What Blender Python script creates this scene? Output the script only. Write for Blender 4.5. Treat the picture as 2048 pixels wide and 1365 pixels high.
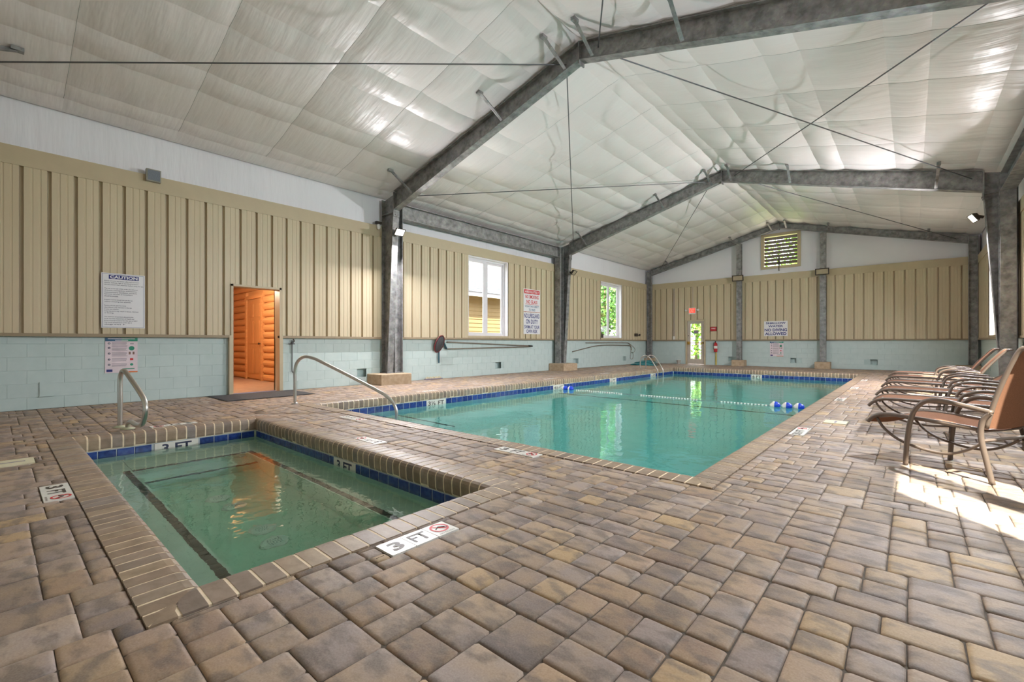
import bpy, math, random
from mathutils import Matrix, Vector

random.seed(7)
for o in list(bpy.data.objects):
    bpy.data.objects.remove(o, do_unlink=True)
SC = bpy.context.scene
COL = SC.collection
R = math.radians

# ------------------------------------------------------------------ camera
cam_d = bpy.data.cameras.new('camera')
cam_d.sensor_width = 36.0
cam_d.lens = 909.68 / 2048 * 36.0
cam_d.shift_y = 3.67 / 2048
cam_d.clip_start = 0.05
cam = bpy.data.objects.new('camera', cam_d)
COL.objects.link(cam)
cam.location = (10.10, 0.0, 1.021)
cam.rotation_euler = (R(90), 0, R(41.31))
SC.camera = cam
SC.render.resolution_x, SC.render.resolution_y = 2048, 1365   # frame aspect only

# ------------------------------------------------------------------ light and exposure
EXPOSURE = 0.55
SKY = 4.8
SUN = 18.0
FLOOD = 250.0
vs = SC.view_settings
vs.view_transform = 'Standard'
vs.look = 'None'
vs.gamma = 1.0
vs.use_curve_mapping = False
vs.exposure = EXPOSURE
SC.cycles.adaptive_threshold = 0.02
SC.cycles.max_bounces = 9
SC.cycles.transmission_bounces = 8
SC.cycles.glossy_bounces = 4

world = bpy.data.worlds.new('sky')
SC.world = world
world.use_nodes = True
bg = world.node_tree.nodes['Background']
bg.inputs[0].default_value = (0.90, 0.92, 1.0, 1)
bg.inputs[1].default_value = SKY

sun_d = bpy.data.lights.new('sun', 'SUN')
sun_d.energy = SUN
sun_d.angle = R(0.6)
sun_d.color = (1.0, 0.92, 0.82)
sun = bpy.data.objects.new('sun', sun_d)
COL.objects.link(sun)
SUN_DIR = Vector((-0.67, 0.74, -1.21)).normalized()
sun.rotation_euler = SUN_DIR.to_track_quat('-Z', 'Y').to_euler()

# ------------------------------------------------------------------ dimensions
XW = 11.84                    # right wall face
YB, YF = -1.30, 21.96         # back and far wall faces
EAVE, SLOPE, RX = 4.68, 0.25, 5.92
LEDGE, TRIM0, TRIM1 = 1.12, 3.68, 3.96
PX0, PX1, PY0, PY1 = 2.70, 8.83, 3.54, 18.53      # pool inner edge
SX0, SX1, SY0, SY1 = 3.50, 7.83, 0.58, 2.30       # hot tub inner edge
COPE = 0.22
FR = [-1.08, 6.52, 14.12, 21.76]                  # steel frames


def roofz(x):
    return EAVE + SLOPE * (x if x <= RX else XW - x)


# ------------------------------------------------------------------ mesh helpers
def chain(o):
    m = Matrix.Identity(4)
    while o is not None:
        m = o.matrix_basis @ m
        o = o.parent
    return m


def new_mesh(name, v, f, mat=None, smooth=False):
    me = bpy.data.meshes.new(name)
    me.from_pydata([tuple(p) for p in v], [], f)
    if mat is not None:
        me.materials.append(mat)
    if smooth:
        me.polygons.foreach_set('use_smooth', [True] * len(me.polygons))
    me.update()
    return me


def build(name, vf, mat, parent=None, smooth=False, local=False):
    v, f = vf
    if parent is not None and not local:
        inv = chain(parent).inverted()
        v = [inv @ Vector(p) for p in v]
    o = bpy.data.objects.new(name, new_mesh(name, v, f, mat, smooth))
    o.parent = parent
    COL.objects.link(o)
    return o


def inst(name, me, parent, loc=(0, 0, 0), rz=0.0):
    o = bpy.data.objects.new(name, me)
    o.parent = parent
    o.location = loc
    o.rotation_euler = (0, 0, rz)
    COL.objects.link(o)
    return o


def tag(o, label, cat, group=None, kind=None):
    o['label'] = label
    o['category'] = cat
    if group:
        o['group'] = group
    if kind:
        o['kind'] = kind
    return o


def thing(name, loc, label, cat, group=None, kind=None, rz=0.0, mat4=None):
    o = bpy.data.objects.new(name, None)
    o.empty_display_size = 0.2
    COL.objects.link(o)
    if mat4 is not None:
        o.matrix_basis = mat4
    else:
        o.location = loc
        o.rotation_euler = (0, 0, rz)
    return tag(o, label, cat, group, kind)


def frame_at(P, U, V):
    U, V = Vector(U).normalized(), Vector(V).normalized()
    N = U.cross(V)
    m = Matrix.Identity(4)
    for i in range(3):
        m[i][0], m[i][1], m[i][2], m[i][3] = U[i], V[i], N[i], P[i]
    return m


def join(*parts):
    v, f = [], []
    for pv, pf in parts:
        n = len(v)
        v += list(pv)
        f += [tuple(i + n for i in q) for q in pf]
    return v, f


BF = [(0, 3, 2, 1), (4, 5, 6, 7), (0, 1, 5, 4), (1, 2, 6, 5), (2, 3, 7, 6), (3, 0, 4, 7)]


def box(x0, x1, y0, y1, z0, z1):
    return ([(x0, y0, z0), (x1, y0, z0), (x1, y1, z0), (x0, y1, z0),
             (x0, y0, z1), (x1, y0, z1), (x1, y1, z1), (x0, y1, z1)], BF)


def beam(a, b, w, h, up=(0, 0, 1)):
    a, b, up = Vector(a), Vector(b), Vector(up)
    d = (b - a).normalized()
    s = d.cross(up)
    if s.length < 1e-4:
        s = d.cross(Vector((1, 0, 0)))
    s.normalize()
    u = s.cross(d)
    v = []
    for p in (a, b):
        for i, j in ((-1, -1), (1, -1), (1, 1), (-1, 1)):
            v.append(p + s * (i * w / 2) + u * (j * h / 2))
    return v, [(3, 2, 1, 0), (4, 5, 6, 7), (0, 1, 5, 4), (1, 2, 6, 5), (2, 3, 7, 6), (3, 0, 4, 7)]


def tube(pts, r, seg=8, close=False):
    P = [Vector(p) for p in pts]
    n = len(P)
    v, f = [], []
    prev = None
    for i in range(n):
        if close:
            t = (P[(i + 1) % n] - P[i - 1]).normalized()
        else:
            t = (P[min(i + 1, n - 1)] - P[max(i - 1, 0)]).normalized()
        if prev is None:
            a = Vector((0, 0, 1)) if abs(t.z) < 0.9 else Vector((1, 0, 0))
            s = t.cross(a).normalized()
        else:
            s = (prev - t * prev.dot(t)).normalized()
        prev = s
        u = t.cross(s)
        for k in range(seg):
            an = 2 * math.pi * k / seg
            v.append(P[i] + s * (r * math.cos(an)) + u * (r * math.sin(an)))
    for i in range(n if close else n - 1):
        j = (i + 1) % n
        for k in range(seg):
            l = (k + 1) % seg
            f.append((i * seg + k, i * seg + l, j * seg + l, j * seg + k))
    if not close:
        f.append(tuple(range(seg - 1, -1, -1)))
        f.append(tuple((n - 1) * seg + k for k in range(seg)))
    return v, f


def curve(ctrl, n=8):
    """Catmull-Rom through the control points"""
    P = [Vector(p) for p in ctrl]
    out = []
    for i in range(len(P) - 1):
        p0, p1, p2, p3 = P[max(i - 1, 0)], P[i], P[i + 1], P[min(i + 2, len(P) - 1)]
        for k in range(n):
            t = k / n
            out.append(0.5 * ((2 * p1) + (p2 - p0) * t + (2 * p0 - 5 * p1 + 4 * p2 - p3) * t * t
                              + (3 * p1 - p0 - 3 * p2 + p3) * t * t * t))
    out.append(P[-1])
    return out


def lathe(prof, c=(0, 0, 0), axis=(0, 0, 1), seg=16):
    ax = Vector(axis).normalized()
    a = Vector((1, 0, 0)) if abs(ax.x) < 0.9 else Vector((0, 1, 0))
    s = ax.cross(a).normalized()
    u = ax.cross(s)
    v, f = [], []
    for r, h in prof:
        for k in range(seg):
            an = 2 * math.pi * k / seg
            v.append(Vector(c) + ax * h + s * (r * math.cos(an)) + u * (r * math.sin(an)))
    for i in range(len(prof) - 1):
        for k in range(seg):
            l = (k + 1) % seg
            f.append((i * seg + k, i * seg + l, (i + 1) * seg + l, (i + 1) * seg + k))
    f.append(tuple(range(seg - 1, -1, -1)))
    f.append(tuple((len(prof) - 1) * seg + k for k in range(seg)))
    return v, f


def extrude(poly, vec):
    n = len(poly)
    v = [Vector(p) for p in poly] + [Vector(p) + Vector(vec) for p in poly]
    f = [tuple(range(n - 1, -1, -1)), tuple(range(n, 2 * n))]
    for i in range(n):
        j = (i + 1) % n
        f.append((i, j, n + j, n + i))
    return v, f


def rects_minus(x0, x1, y0, y1, holes):
    xs = sorted({x0, x1} | {min(max(h[i], x0), x1) for h in holes for i in (0, 1)})
    ys = sorted({y0, y1} | {min(max(h[i], y0), y1) for h in holes for i in (2, 3)})
    out = []
    for i in range(len(xs) - 1):
        run = None
        for j in range(len(ys) - 1):
            cx, cy = (xs[i] + xs[i + 1]) / 2, (ys[j] + ys[j + 1]) / 2
            free = not any(h[0] < cx < h[1] and h[2] < cy < h[3] for h in holes)
            if free:
                run = [run[0], ys[j + 1]] if run else [ys[j], ys[j + 1]]
            if (not free or j == len(ys) - 2) and run:
                out.append((xs[i], xs[i + 1], run[0], run[1]))
                run = None
    return out


def text_mesh(body, w, h, bold=0.012, mat=None, name='lettering', x=0.0, y=0.0, z=0.0, keep=False, align='C'):
    """flat letters fitted into a w x h box centred (or left-aligned) on x, y"""
    cu = bpy.data.curves.new('t', 'FONT')
    cu.body = body
    cu.size = 1.0
    cu.offset = bold
    cu.resolution_u = 3
    ob = bpy.data.objects.new('t', cu)
    COL.objects.link(ob)
    dg = bpy.context.evaluated_depsgraph_get()
    me = bpy.data.meshes.new_from_object(ob.evaluated_get(dg))
    bpy.data.objects.remove(ob, do_unlink=True)
    bpy.data.curves.remove(cu)
    xs = [v.co.x for v in me.vertices]
    ys = [v.co.y for v in me.vertices]
    sx = w / max(1e-4, max(xs) - min(xs))
    sy = h / max(1e-4, max(ys) - min(ys))
    if keep:
        sx = sy = min(sx, sy)
    cx = (max(xs) + min(xs)) / 2 if align == 'C' else min(xs)
    cy = (max(ys) + min(ys)) / 2
    for v in me.vertices:
        v.co.x = (v.co.x - cx) * sx + x
        v.co.y = (v.co.y - cy) * sy + y
        v.co.z = z
    me.materials.clear()
    if mat:
        me.materials.append(mat)
    me.name = name
    return me


def add_me(name, me, parent):
    o = bpy.data.objects.new(name, me)
    o.parent = parent
    COL.objects.link(o)
    return o


def me_join(mes, name):
    v, f = [], []
    for me in mes:
        n = len(v)
        v += [tuple(p.co) for p in me.vertices]
        f += [tuple(i + n for i in p.vertices) for p in me.polygons]
    return v, f


# ------------------------------------------------------------------ materials
def lin(r, g, b):
    def c(u):
        u /= 255.0
        return u / 12.92 if u <= 0.04045 else ((u + 0.055) / 1.055) ** 2.4
    return (c(r), c(g), c(b), 1.0)


class M:
    def __init__(self, name):
        self.m = bpy.data.materials.new(name)
        self.m.use_nodes = True
        self.t = self.m.node_tree
        self.b = self.t.nodes['Principled BSDF']
        self.o = self.t.nodes['Material Output']

    def n(self, kind, **kw):
        nd = self.t.nodes.new(kind)
        for k, v in kw.items():
            setattr(nd, k, v)
        return nd

    def l(self, a, b):
        self.t.links.new(a, b)

    def noise(self, scale, detail=3, vec=None, stretch=None, rough=0.5):
        nd = self.n('ShaderNodeTexNoise')
        nd.inputs['Scale'].default_value = scale
        nd.inputs['Detail'].default_value = detail
        nd.inputs['Roughness'].default_value = rough
        if vec is None:
            vec = self.n('ShaderNodeNewGeometry').outputs['Position']
        if stretch:
            mp = self.n('ShaderNodeMapping')
            mp.inputs['Scale'].default_value = stretch
            self.l(vec, mp.inputs['Vector'])
            vec = mp.outputs['Vector']
        self.l(vec, nd.inputs['Vector'])
        return nd.outputs['Fac']

    def ramp(self, fac, stops):
        nd = self.n('ShaderNodeValToRGB')
        cr = nd.color_ramp
        while len(cr.elements) < len(stops):
            cr.elements.new(0.5)
        for e, (p, c) in zip(cr.elements, stops):
            e.position = p
            e.color = c
        self.l(fac, nd.inputs['Fac'])
        return nd.outputs['Color']

    def mix(self, fac, a, b, mode='MIX'):
        nd = self.n('ShaderNodeMix', data_type='RGBA', blend_type=mode)
        for sock, v in ((nd.inputs['Factor'], fac), (nd.inputs['A'], a), (nd.inputs['B'], b)):
            if isinstance(v, (float, int, tuple)):
                sock.default_value = v
            else:
                self.l(v, sock)
        return nd.outputs['Result']

    def bump(self, h, strength, dist=0.01):
        nd = self.n('ShaderNodeBump')
        nd.inputs['Strength'].default_value = strength
        nd.inputs['Distance'].default_value = dist
        self.l(h, nd.inputs['Height'])
        self.l(nd.outputs['Normal'], self.b.inputs['Normal'])

    def set(self, col=None, rough=None, metal=None, spec=None):
        if col is not None:
            if isinstance(col, tuple):
                self.b.inputs['Base Color'].default_value = col
            else:
                self.l(col, self.b.inputs['Base Color'])
        if rough is not None:
            if isinstance(rough, (float, int)):
                self.b.inputs['Roughness'].default_value = rough
            else:
                self.l(rough, self.b.inputs['Roughness'])
        if metal is not None:
            self.b.inputs['Metallic'].default_value = metal
        if spec is not None:
            self.b.inputs['Specular IOR Level'].default_value = spec
        return self


def plain(name, rgb, rough=0.6, metal=0.0, var=0.08, scale=6.0, spec=0.5):
    m = M(name)
    c = lin(*rgb)
    lo = tuple(x * (1 - var) for x in c[:3]) + (1,)
    hi = tuple(min(1, x * (1 + var)) for x in c[:3]) + (1,)
    m.set(m.ramp(m.noise(scale), [(0.3, lo), (0.7, hi)]), rough, metal, spec)
    return m.m


def mottled(name, a, b, scale, rough, metal=0.0, bump=0.0, detail=5, stretch=None):
    m = M(name)
    fac = m.noise(scale, detail, stretch=stretch, rough=0.6)
    m.set(m.ramp(fac, [(0.32, lin(*a)), (0.68, lin(*b))]), rough, metal)
    if bump:
        m.bump(fac, bump, 0.004)
    return m.m


def emissive(name, rgb, strength):
    m = M(name)
    m.set((0.8, 0.8, 0.8, 1), 0.4)
    m.b.inputs['Base Color'].default_value = tuple(c * .6 for c in lin(*rgb)[:3]) + (1,)
    m.b.inputs['Emission Color'].default_value = lin(*rgb)
    m.b.inputs['Emission Strength'].default_value = strength
    return m.m


def random_source(m, attr):
    if attr:
        nd = m.n('ShaderNodeAttribute', attribute_name='tone')
        return nd.outputs['Fac']
    return m.n('ShaderNodeObjectInfo').outputs['Random']


def paver_mat(name, attr):
    m = M(name)
    rnd = random_source(m, attr)
    base = m.ramp(rnd, [(0.0, lin(112, 99, 95)), (0.12, lin(166, 149, 142)), (0.24, lin(142, 125, 118)), (0.36, lin(176, 160, 152)),
                        (0.46, lin(130, 115, 110)), (0.56, lin(160, 142, 132)), (0.66, lin(186, 156, 116)), (0.74, lin(152, 136, 130)),
                        (0.82, lin(176, 150, 130)), (0.90, lin(150, 124, 106)), (1.0, lin(104, 95, 96))])
    pos = m.n('ShaderNodeNewGeometry').outputs['Position']
    add = m.n('ShaderNodeVectorMath', operation='ADD')
    cmb = m.n('ShaderNodeCombineXYZ')
    mul = m.n('ShaderNodeMath', operation='MULTIPLY')
    mul.inputs[1].default_value = 37.0
    m.l(rnd, mul.inputs[0])
    m.l(mul.outputs[0], cmb.inputs['Z'])
    m.l(pos, add.inputs[0])
    m.l(cmb.outputs[0], add.inputs[1])
    big = m.noise(6.0, 3, add.outputs[0])
    blot = m.ramp(big, [(0.36, (0, 0, 0, 1)), (0.62, (1, 1, 1, 1))])
    mixv = m.mix(blot, base, m.mix(0.42, base, lin(190, 158, 116)))
    dark = m.ramp(m.noise(9.0, 4, add.outputs[0], stretch=(1, 1.7, 1)), [(0.47, (0, 0, 0, 1)), (0.62, (1, 1, 1, 1))])
    c2 = m.mix(dark, mixv, m.mix(0.62, mixv, lin(100, 90, 86)))
    fine = m.noise(160.0, 2, pos)
    c3 = m.mix(0.13, c2, m.ramp(fine, [(0.3, lin(90, 80, 70)), (0.7, lin(205, 195, 180))]))
    m.set(c3, 0.62, 0, 0.35)
    m.bump(m.noise(60.0, 4, pos), 0.35, 0.004)
    return m.m


def coping_mat(name, attr):
    m = M(name)
    rnd = random_source(m, attr)
    base = m.ramp(rnd, [(0.0, lin(136, 120, 108)), (0.3, lin(168, 148, 130)), (0.6, lin(154, 132, 112)),
                        (0.8, lin(174, 152, 126)), (1.0, lin(148, 136, 130))])
    pos = m.n('ShaderNodeNewGeometry').outputs['Position']
    st = m.ramp(m.noise(14.0, 4, pos), [(0.35, (0, 0, 0, 1)), (0.7, (1, 1, 1, 1))])
    c = m.mix(st, base, m.mix(0.42, base, lin(96, 82, 66)))
    m.set(c, 0.5, 0, 0.4)
    m.bump(m.noise(70.0, 3, pos), 0.25, 0.003)
    return m.m


PAVER_O, PAVER_S = paver_mat('tumbled paver', False), paver_mat('tumbled paver field', True)
COPING_O, COPING_S = coping_mat('coping brick', False), coping_mat('coping brick rows', True)
SAND = mottled('joint sand', (84, 75, 66), (112, 101, 90), 30, 0.95)
GROUT = plain('tan grout', (242, 222, 192), 0.8, var=0.1, scale=20)
PGROUT = plain('pale tile grout', (176, 184, 190), 0.7)


def blue_tile():
    m = M('cobalt glazed tile')
    rnd = m.n('ShaderNodeObjectInfo').outputs['Random']
    base = m.ramp(rnd, [(0.0, lin(22, 40, 108)), (0.5, lin(36, 62, 138)), (1.0, lin(24, 46, 100))])
    cl = m.ramp(m.noise(25.0, 3), [(0.35, (0, 0, 0, 1)), (0.75, (1, 1, 1, 1))])
    m.set(m.mix(cl, base, m.mix(0.5, base, lin(70, 106, 176))), 0.12)
    return m.m


TILE = blue_tile()
DARKTILE = plain('dark nosing tile', (66, 66, 60), 0.35)
PLASTER = mottled('pool plaster', (214, 232, 228), (230, 242, 238), 2.0, 0.7)
SPAPLASTER = mottled('hot tub plaster', (188, 212, 192), (204, 224, 206), 2.5, 0.7)


def water_mat(name, tint, density, wave, scale, stretch=(1, 1, 1)):
    m = M(name)
    m.t.nodes.remove(m.b)
    g = m.n('ShaderNodeBsdfGlass')
    g.inputs['IOR'].default_value = 1.33
    g.inputs['Roughness'].default_value = 0.0
    h1 = m.noise(scale, 2, stretch=stretch)
    h2 = m.noise(scale * 3.7, 2, stretch=stretch)
    ad = m.n('ShaderNodeMath', operation='MULTIPLY_ADD')
    ad.inputs[1].default_value = 0.25
    m.l(h2, ad.inputs[0])
    m.l(h1, ad.inputs[2])
    bp = m.n('ShaderNodeBump')
    bp.inputs['Strength'].default_value = wave
    bp.inputs['Distance'].default_value = 0.02
    m.l(ad.outputs[0], bp.inputs['Height'])
    m.l(bp.outputs['Normal'], g.inputs['Normal'])
    m.l(g.outputs[0], m.o.inputs['Surface'])
    va = m.n('ShaderNodeVolumeAbsorption')
    va.inputs['Color'].default_value = tint
    va.inputs['Density'].default_value = density
    m.l(va.outputs[0], m.o.inputs['Volume'])
    return m.m


WATER = water_mat('pool water', (0.12, 0.90, 0.86, 1), 0.68, 0.35, 2.2)
SPAWATER = water_mat('hot tub water', (0.36, 0.92, 0.78, 1), 0.6, 0.35, 3.5)


def glass_mat():
    m = M('window glass')
    m.t.nodes.remove(m.b)
    tr = m.n('ShaderNodeBsdfTransparent')
    tr.inputs[0].default_value = (0.94, 0.97, 0.96, 1)
    gl = m.n('ShaderNodeBsdfGlossy')
    gl.inputs['Roughness'].default_value = 0.02
    lw = m.n('ShaderNodeLayerWeight')
    lw.inputs['Blend'].default_value = 0.5
    pw_ = m.n('ShaderNodeMath', operation='POWER')
    pw_.inputs[1].default_value = 4.0
    m.l(lw.outputs['Facing'], pw_.inputs[0])
    ma = m.n('ShaderNodeMath', operation='MULTIPLY_ADD')
    ma.inputs[1].default_value = 0.5
    ma.inputs[2].default_value = 0.02
    m.l(pw_.outputs[0], ma.inputs[0])
    mx = m.n('ShaderNodeMixShader')
    m.l(ma.outputs[0], mx.inputs[0])
    m.l(tr.outputs[0], mx.inputs[1])
    m.l(gl.outputs[0], mx.inputs[2])
    m.l(mx.outputs[0], m.o.inputs['Surface'])
    return m.m


GLASS = glass_mat()


def liner_mat(name, rgb, rough, strength):
    m = M(name)
    c = lin(*rgb)
    pos = m.n('ShaderNodeNewGeometry').outputs['Position']
    m.set(m.ramp(m.noise(0.8, 2, pos), [(0.3, tuple(x * 0.95 for x in c[:3]) + (1,)), (0.7, c)]), rough, 0, 0.5)
    a = m.noise(1.0, 3, pos, stretch=(0.9, 6.0, 1.0))
    b = m.noise(1.0, 2, pos, stretch=(5.0, 2.0, 2.0))
    ad = m.n('ShaderNodeMath', operation='MULTIPLY_ADD')
    ad.inputs[1].default_value = 0.5
    m.l(b, ad.inputs[0])
    m.l(a, ad.inputs[2])
    m.bump(ad.outputs[0], strength, 0.06)
    return m.m


LINER = liner_mat('white vinyl roof liner', (230, 225, 224), 0.40, 0.34)
WLINER = liner_mat('white vinyl wall liner', (232, 232, 238), 0.4, 0.3)
SEAM = plain('liner seam tape', (186, 186, 184), 0.5)
BEIGE = mottled('beige painted steel', (196, 181, 150), (204, 189, 158), 3.0, 0.42, stretch=(1, 1, 0.15))
BEIGE2 = plain('beige flashing', (190, 175, 145), 0.45, var=0.03)
LEDGEM = plain('taupe ledge flashing', (150, 134, 108), 0.5, var=0.05)
BLOCK = mottled('mint painted block', (186, 204, 202), (194, 210, 208), 5.0, 0.55, bump=0.1)
MORTAR = plain('mint painted joint', (178, 198, 196), 0.7)


def galv():
    m = M('galvanized steel')
    pos = m.n('ShaderNodeNewGeometry').outputs['Position']
    vo = m.n('ShaderNodeTexVoronoi')
    vo.inputs['Scale'].default_value = 26.0
    m.l(pos, vo.inputs['Vector'])
    f1 = m.ramp(m.noise(7.0, 5, pos), [(0.3, lin(108, 110, 108)), (0.7, lin(158, 158, 154))])
    c = m.mix(0.25, f1, vo.outputs['Color'], 'SOFT_LIGHT')
    hs = m.n('ShaderNodeHueSaturation')
    hs.inputs['Saturation'].default_value = 0.25
    m.l(c, hs.inputs['Color'])
    m.set(hs.outputs[0], 0.5, 0.35)
    return m.m


GALV = galv()
ROD = plain('bracing steel', (92, 94, 96), 0.5, 0.5)
CONC = mottled('footing concrete', (168, 146, 118), (192, 172, 146), 9.0, 0.9, bump=0.15)
STEELM = M('brushed stainless').set((0.62, 0.60, 0.57, 1), 0.28, 1.0).m
WHITE = plain('white vinyl frame', (226, 224, 228), 0.4, var=0.03)
PLASTIC = plain('white plastic', (228, 226, 220), 0.45, var=0.03)
CREAMLID = plain('cream skimmer lid', (214, 206, 176), 0.55, var=0.06)
BRONZE = plain('dark bronze housing', (60, 52, 44), 0.5, var=0.1)
LENS = plain('frosted lamp lens', (172, 158, 132), 0.3)
LIT = emissive('lit lamp lens', (255, 250, 240), 14.0)
BLACK = plain('black plastic', (28, 28, 30), 0.5)
MATM = mottled('charcoal door mat', (60, 60, 62), (78, 78, 80), 40, 0.95)
RED = plain('red paint', (186, 30, 34), 0.4)
SIGNW = plain('sign white', (226, 226, 228), 0.45, var=0.02)
NAVY = plain('navy print', (40, 48, 120), 0.6)
INK = plain('dark print', (56, 58, 84), 0.6)
SIGNR = plain('sign red', (206, 40, 44), 0.5)
MARKW = plain('depth marker tile', (226, 222, 214), 0.35, var=0.04, scale=20)
MARKB = plain('depth marker numeral', (70, 62, 56), 0.5)
GREENP = plain('print green', (28, 140, 110), 0.5)
TEALP = plain('print teal', (44, 96, 130), 0.5)
ORANGEP = plain('print orange', (226, 120, 50), 0.5)
GREYP = plain('print grey', (136, 128, 140), 0.6)
SLINGM = mottled('rust sling fabric', (122, 86, 66), (136, 97, 76), 120, 1.0)
SLINGM.node_tree.nodes['Principled BSDF'].inputs['Specular IOR Level'].default_value = 0.1
TAUPE = plain('taupe powder coat', (104, 90, 80), 0.4, var=0.05)
WOOD = mottled('amber log siding', (206, 152, 98), (224, 172, 116), 4.0, 0.5, stretch=(0.3, 4, 8))
WOODD = mottled('amber pine door', (196, 144, 92), (210, 158, 104), 4.0, 0.45, stretch=(6, 6, 0.5))
PINKCONC = mottled('corridor concrete', (166, 142, 124), (186, 162, 142), 5, 0.7)
LEAF = mottled('leaf green', (76, 120, 36), (146, 178, 66), 1.3, 0.6)
LEAF2 = mottled('leaf dark green', (48, 92, 36), (100, 146, 58), 1.3, 0.6)
BARK = mottled('bark', (88, 72, 56), (120, 100, 80), 8, 0.9)
GRASS = mottled('lawn grass', (112, 136, 66), (142, 160, 88), 2.0, 0.9)
GRAVEL = mottled('pale gravel', (204, 190, 174), (224, 210, 196), 6, 0.9)
SIDEY = plain('tan lap siding', (150, 124, 82), 0.6, var=0.05)
SHING = mottled('grey shingle', (64, 66, 70), (96, 98, 102), 12, 0.9)
FLOATB = plain('blue float', (30, 70, 206), 0.35)
FLOATW = plain('white float', (228, 220, 212), 0.4)
COVERM = mottled('teal folded cover', (28, 96, 100), (52, 134, 140), 6, 0.5)
YELLOW = plain('yellow pipe', (206, 180, 60), 0.5)

# ================================================================== FLOOR
floor = thing('floor', (0, 0, 0), 'tumbled brown and grey paver deck around the pool and hot tub', 'floor', kind='structure')
POOLR = (PX0 - COPE, PX1 + COPE, PY0 - COPE, PY1 + COPE)
SPAR = (SX0 - COPE, SX1 + COPE, SY0 - COPE, SY1 + COPE)
parts = [box(a, b, c, d, -0.12, -0.0095) for a, b, c, d in rects_minus(-0.1, XW + 0.1, YB - 0.1, YF + 0.1, [POOLR, SPAR])]
build('sand_bed', join(*parts), SAND, floor)

# deck markers: (x0, x1, y0, y1, U, V, text, label)
X, Y, Z = Vector((1, 0, 0)), Vector((0, 1, 0)), Vector((0, 0, 1))
MARK = [
    (8.080, 8.235, 1.255, 1.690, Y, -X, '3', 'white 3 FT deck marker in front of the hot tub, nearest the camera'),
    (5.470, 5.945, 0.205, 0.355, X, Y, '3', 'white 3 FT deck marker on the left side of the hot tub'),
    (5.610, 6.055, 2.530, 2.670, -X, -Y, '3', 'upside-down 3 FT deck marker between the hot tub and the pool'),
    (7.080, 7.570, 3.160, 3.310, X, Y, '3', '3 FT deck marker along the near pool edge, right of the two'),
    (4.160, 4.660, 3.130, 3.280, X, Y, '3', '3 FT deck marker along the near pool edge beside the long handrail'),
    (3.115, 3.265, 1.240, 1.720, -Y, X, '3', 'white depth marker strip behind the hot tub by its grab rail'),
    (9.060, 9.205, 5.860, 6.440, Y, -X, '3½', 'depth marker on the right deck, nearest of the row beside the loungers'),
    (9.060, 9.200, 9.800, 10.42, Y, -X, '4½', 'depth marker on the right deck level with the blue and white floats'),
    (9.060, 9.195, 12.56, 13.13, Y, -X, '5', 'depth marker on the right deck, third from the camera'),
    (9.060, 9.190, 15.40, 15.97, Y, -X, '6', 'depth marker on the right deck, farthest of that row'),
    (2.320, 2.470, 5.800, 6.300, -Y, X, '3½', 'depth marker strip on the left deck, nearest the first steel column'),
    (2.320, 2.470, 10.15, 10.65, -Y, X, '4½', 'depth marker strip on the left deck before the second steel column'),
    (2.320, 2.470, 13.25, 13.75, -Y, X, '5', 'depth marker strip on the left deck past the second steel column'),
    (2.320, 2.470, 16.40, 16.80, -Y, X, '6', 'depth marker strip on the left deck beside the pool ladder'),
    (5.560, 6.080, 18.77, 18.91, -X, -Y, '6', 'depth marker strip on the far deck under the no diving sign'),
]
LIDS = [
    (4.215, 4.495, -0.10, 0.235, 'cream rectangular lid in the deck left of the hot tub'),
    (9.240, 9.490, 7.000, 7.290, 'cream rectangular lid in the right deck beside the second lounger'),
]
OBST = [POOLR, SPAR] + [m[:4] for m in MARK] + [l[:4] for l in LIDS]


def rect_sub(r, o):
    x0, x1, y0, y1 = r
    a, b, c, d = o
    if x1 <= a or x0 >= b or y1 <= c or y0 >= d:
        return [r]
    out = []
    if x0 < a:
        out.append((x0, a, y0, y1))
    if x1 > b:
        out.append((b, x1, y0, y1))
    m0, m1 = max(x0, a), min(x1, b)
    if y0 < c:
        out.append((m0, m1, y0, c))
    if y1 > d:
        out.append((m0, m1, d, y1))
    return out


U = 0.0740
# 6 x 6 unit layouts of (x, y, w, h)
LAY = [
    [(0, 0, 3, 2), (3, 0, 3, 2), (0, 2, 2, 2), (2, 2, 2, 2), (4, 2, 2, 2), (0, 4, 3, 2), (3, 4, 3, 2)],
    [(0, 0, 2, 3), (2, 0, 2, 3), (4, 0, 2, 3), (0, 3, 3, 3), (3, 3, 3, 3)],
    [(0, 0, 3, 3), (3, 0, 3, 2), (3, 2, 3, 2), (0, 3, 3, 3), (3, 4, 3, 2)],
    [(0, 0, 2, 2), (2, 0, 4, 2), (0, 2, 3, 2), (3, 2, 3, 2), (0, 4, 2, 2), (2, 4, 2, 2), (4, 4, 2, 2)],
    [(0, 0, 2, 3), (0, 3, 2, 3), (2, 0, 2, 2), (4, 0, 2, 2), (2, 2, 2, 2), (4, 2, 2, 2), (2, 4, 2, 2), (4, 4, 2, 2)],
    [(0, 0, 3, 2), (3, 0, 3, 3), (0, 2, 3, 2), (0, 4, 3, 2), (3, 3, 3, 3)],
    [(0, 0, 2, 2), (2, 0, 2, 2), (4, 0, 2, 3), (0, 2, 2, 2), (2, 2, 2, 2), (0, 4, 2, 2), (2, 4, 2, 2), (4, 3, 2, 3)],
]


def variant(lay):
    fx, fy, tr = random.random() < .5, random.random() < .5, random.random() < .35
    out = []
    for x, y, w, h in lay:
        if tr:
            x, y, w, h = y, x, h, w
        if fx:
            x = 6 - x - w
        if fy:
            y = 6 - y - h
        out.append((x, y, w, h))
    return out


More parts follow.
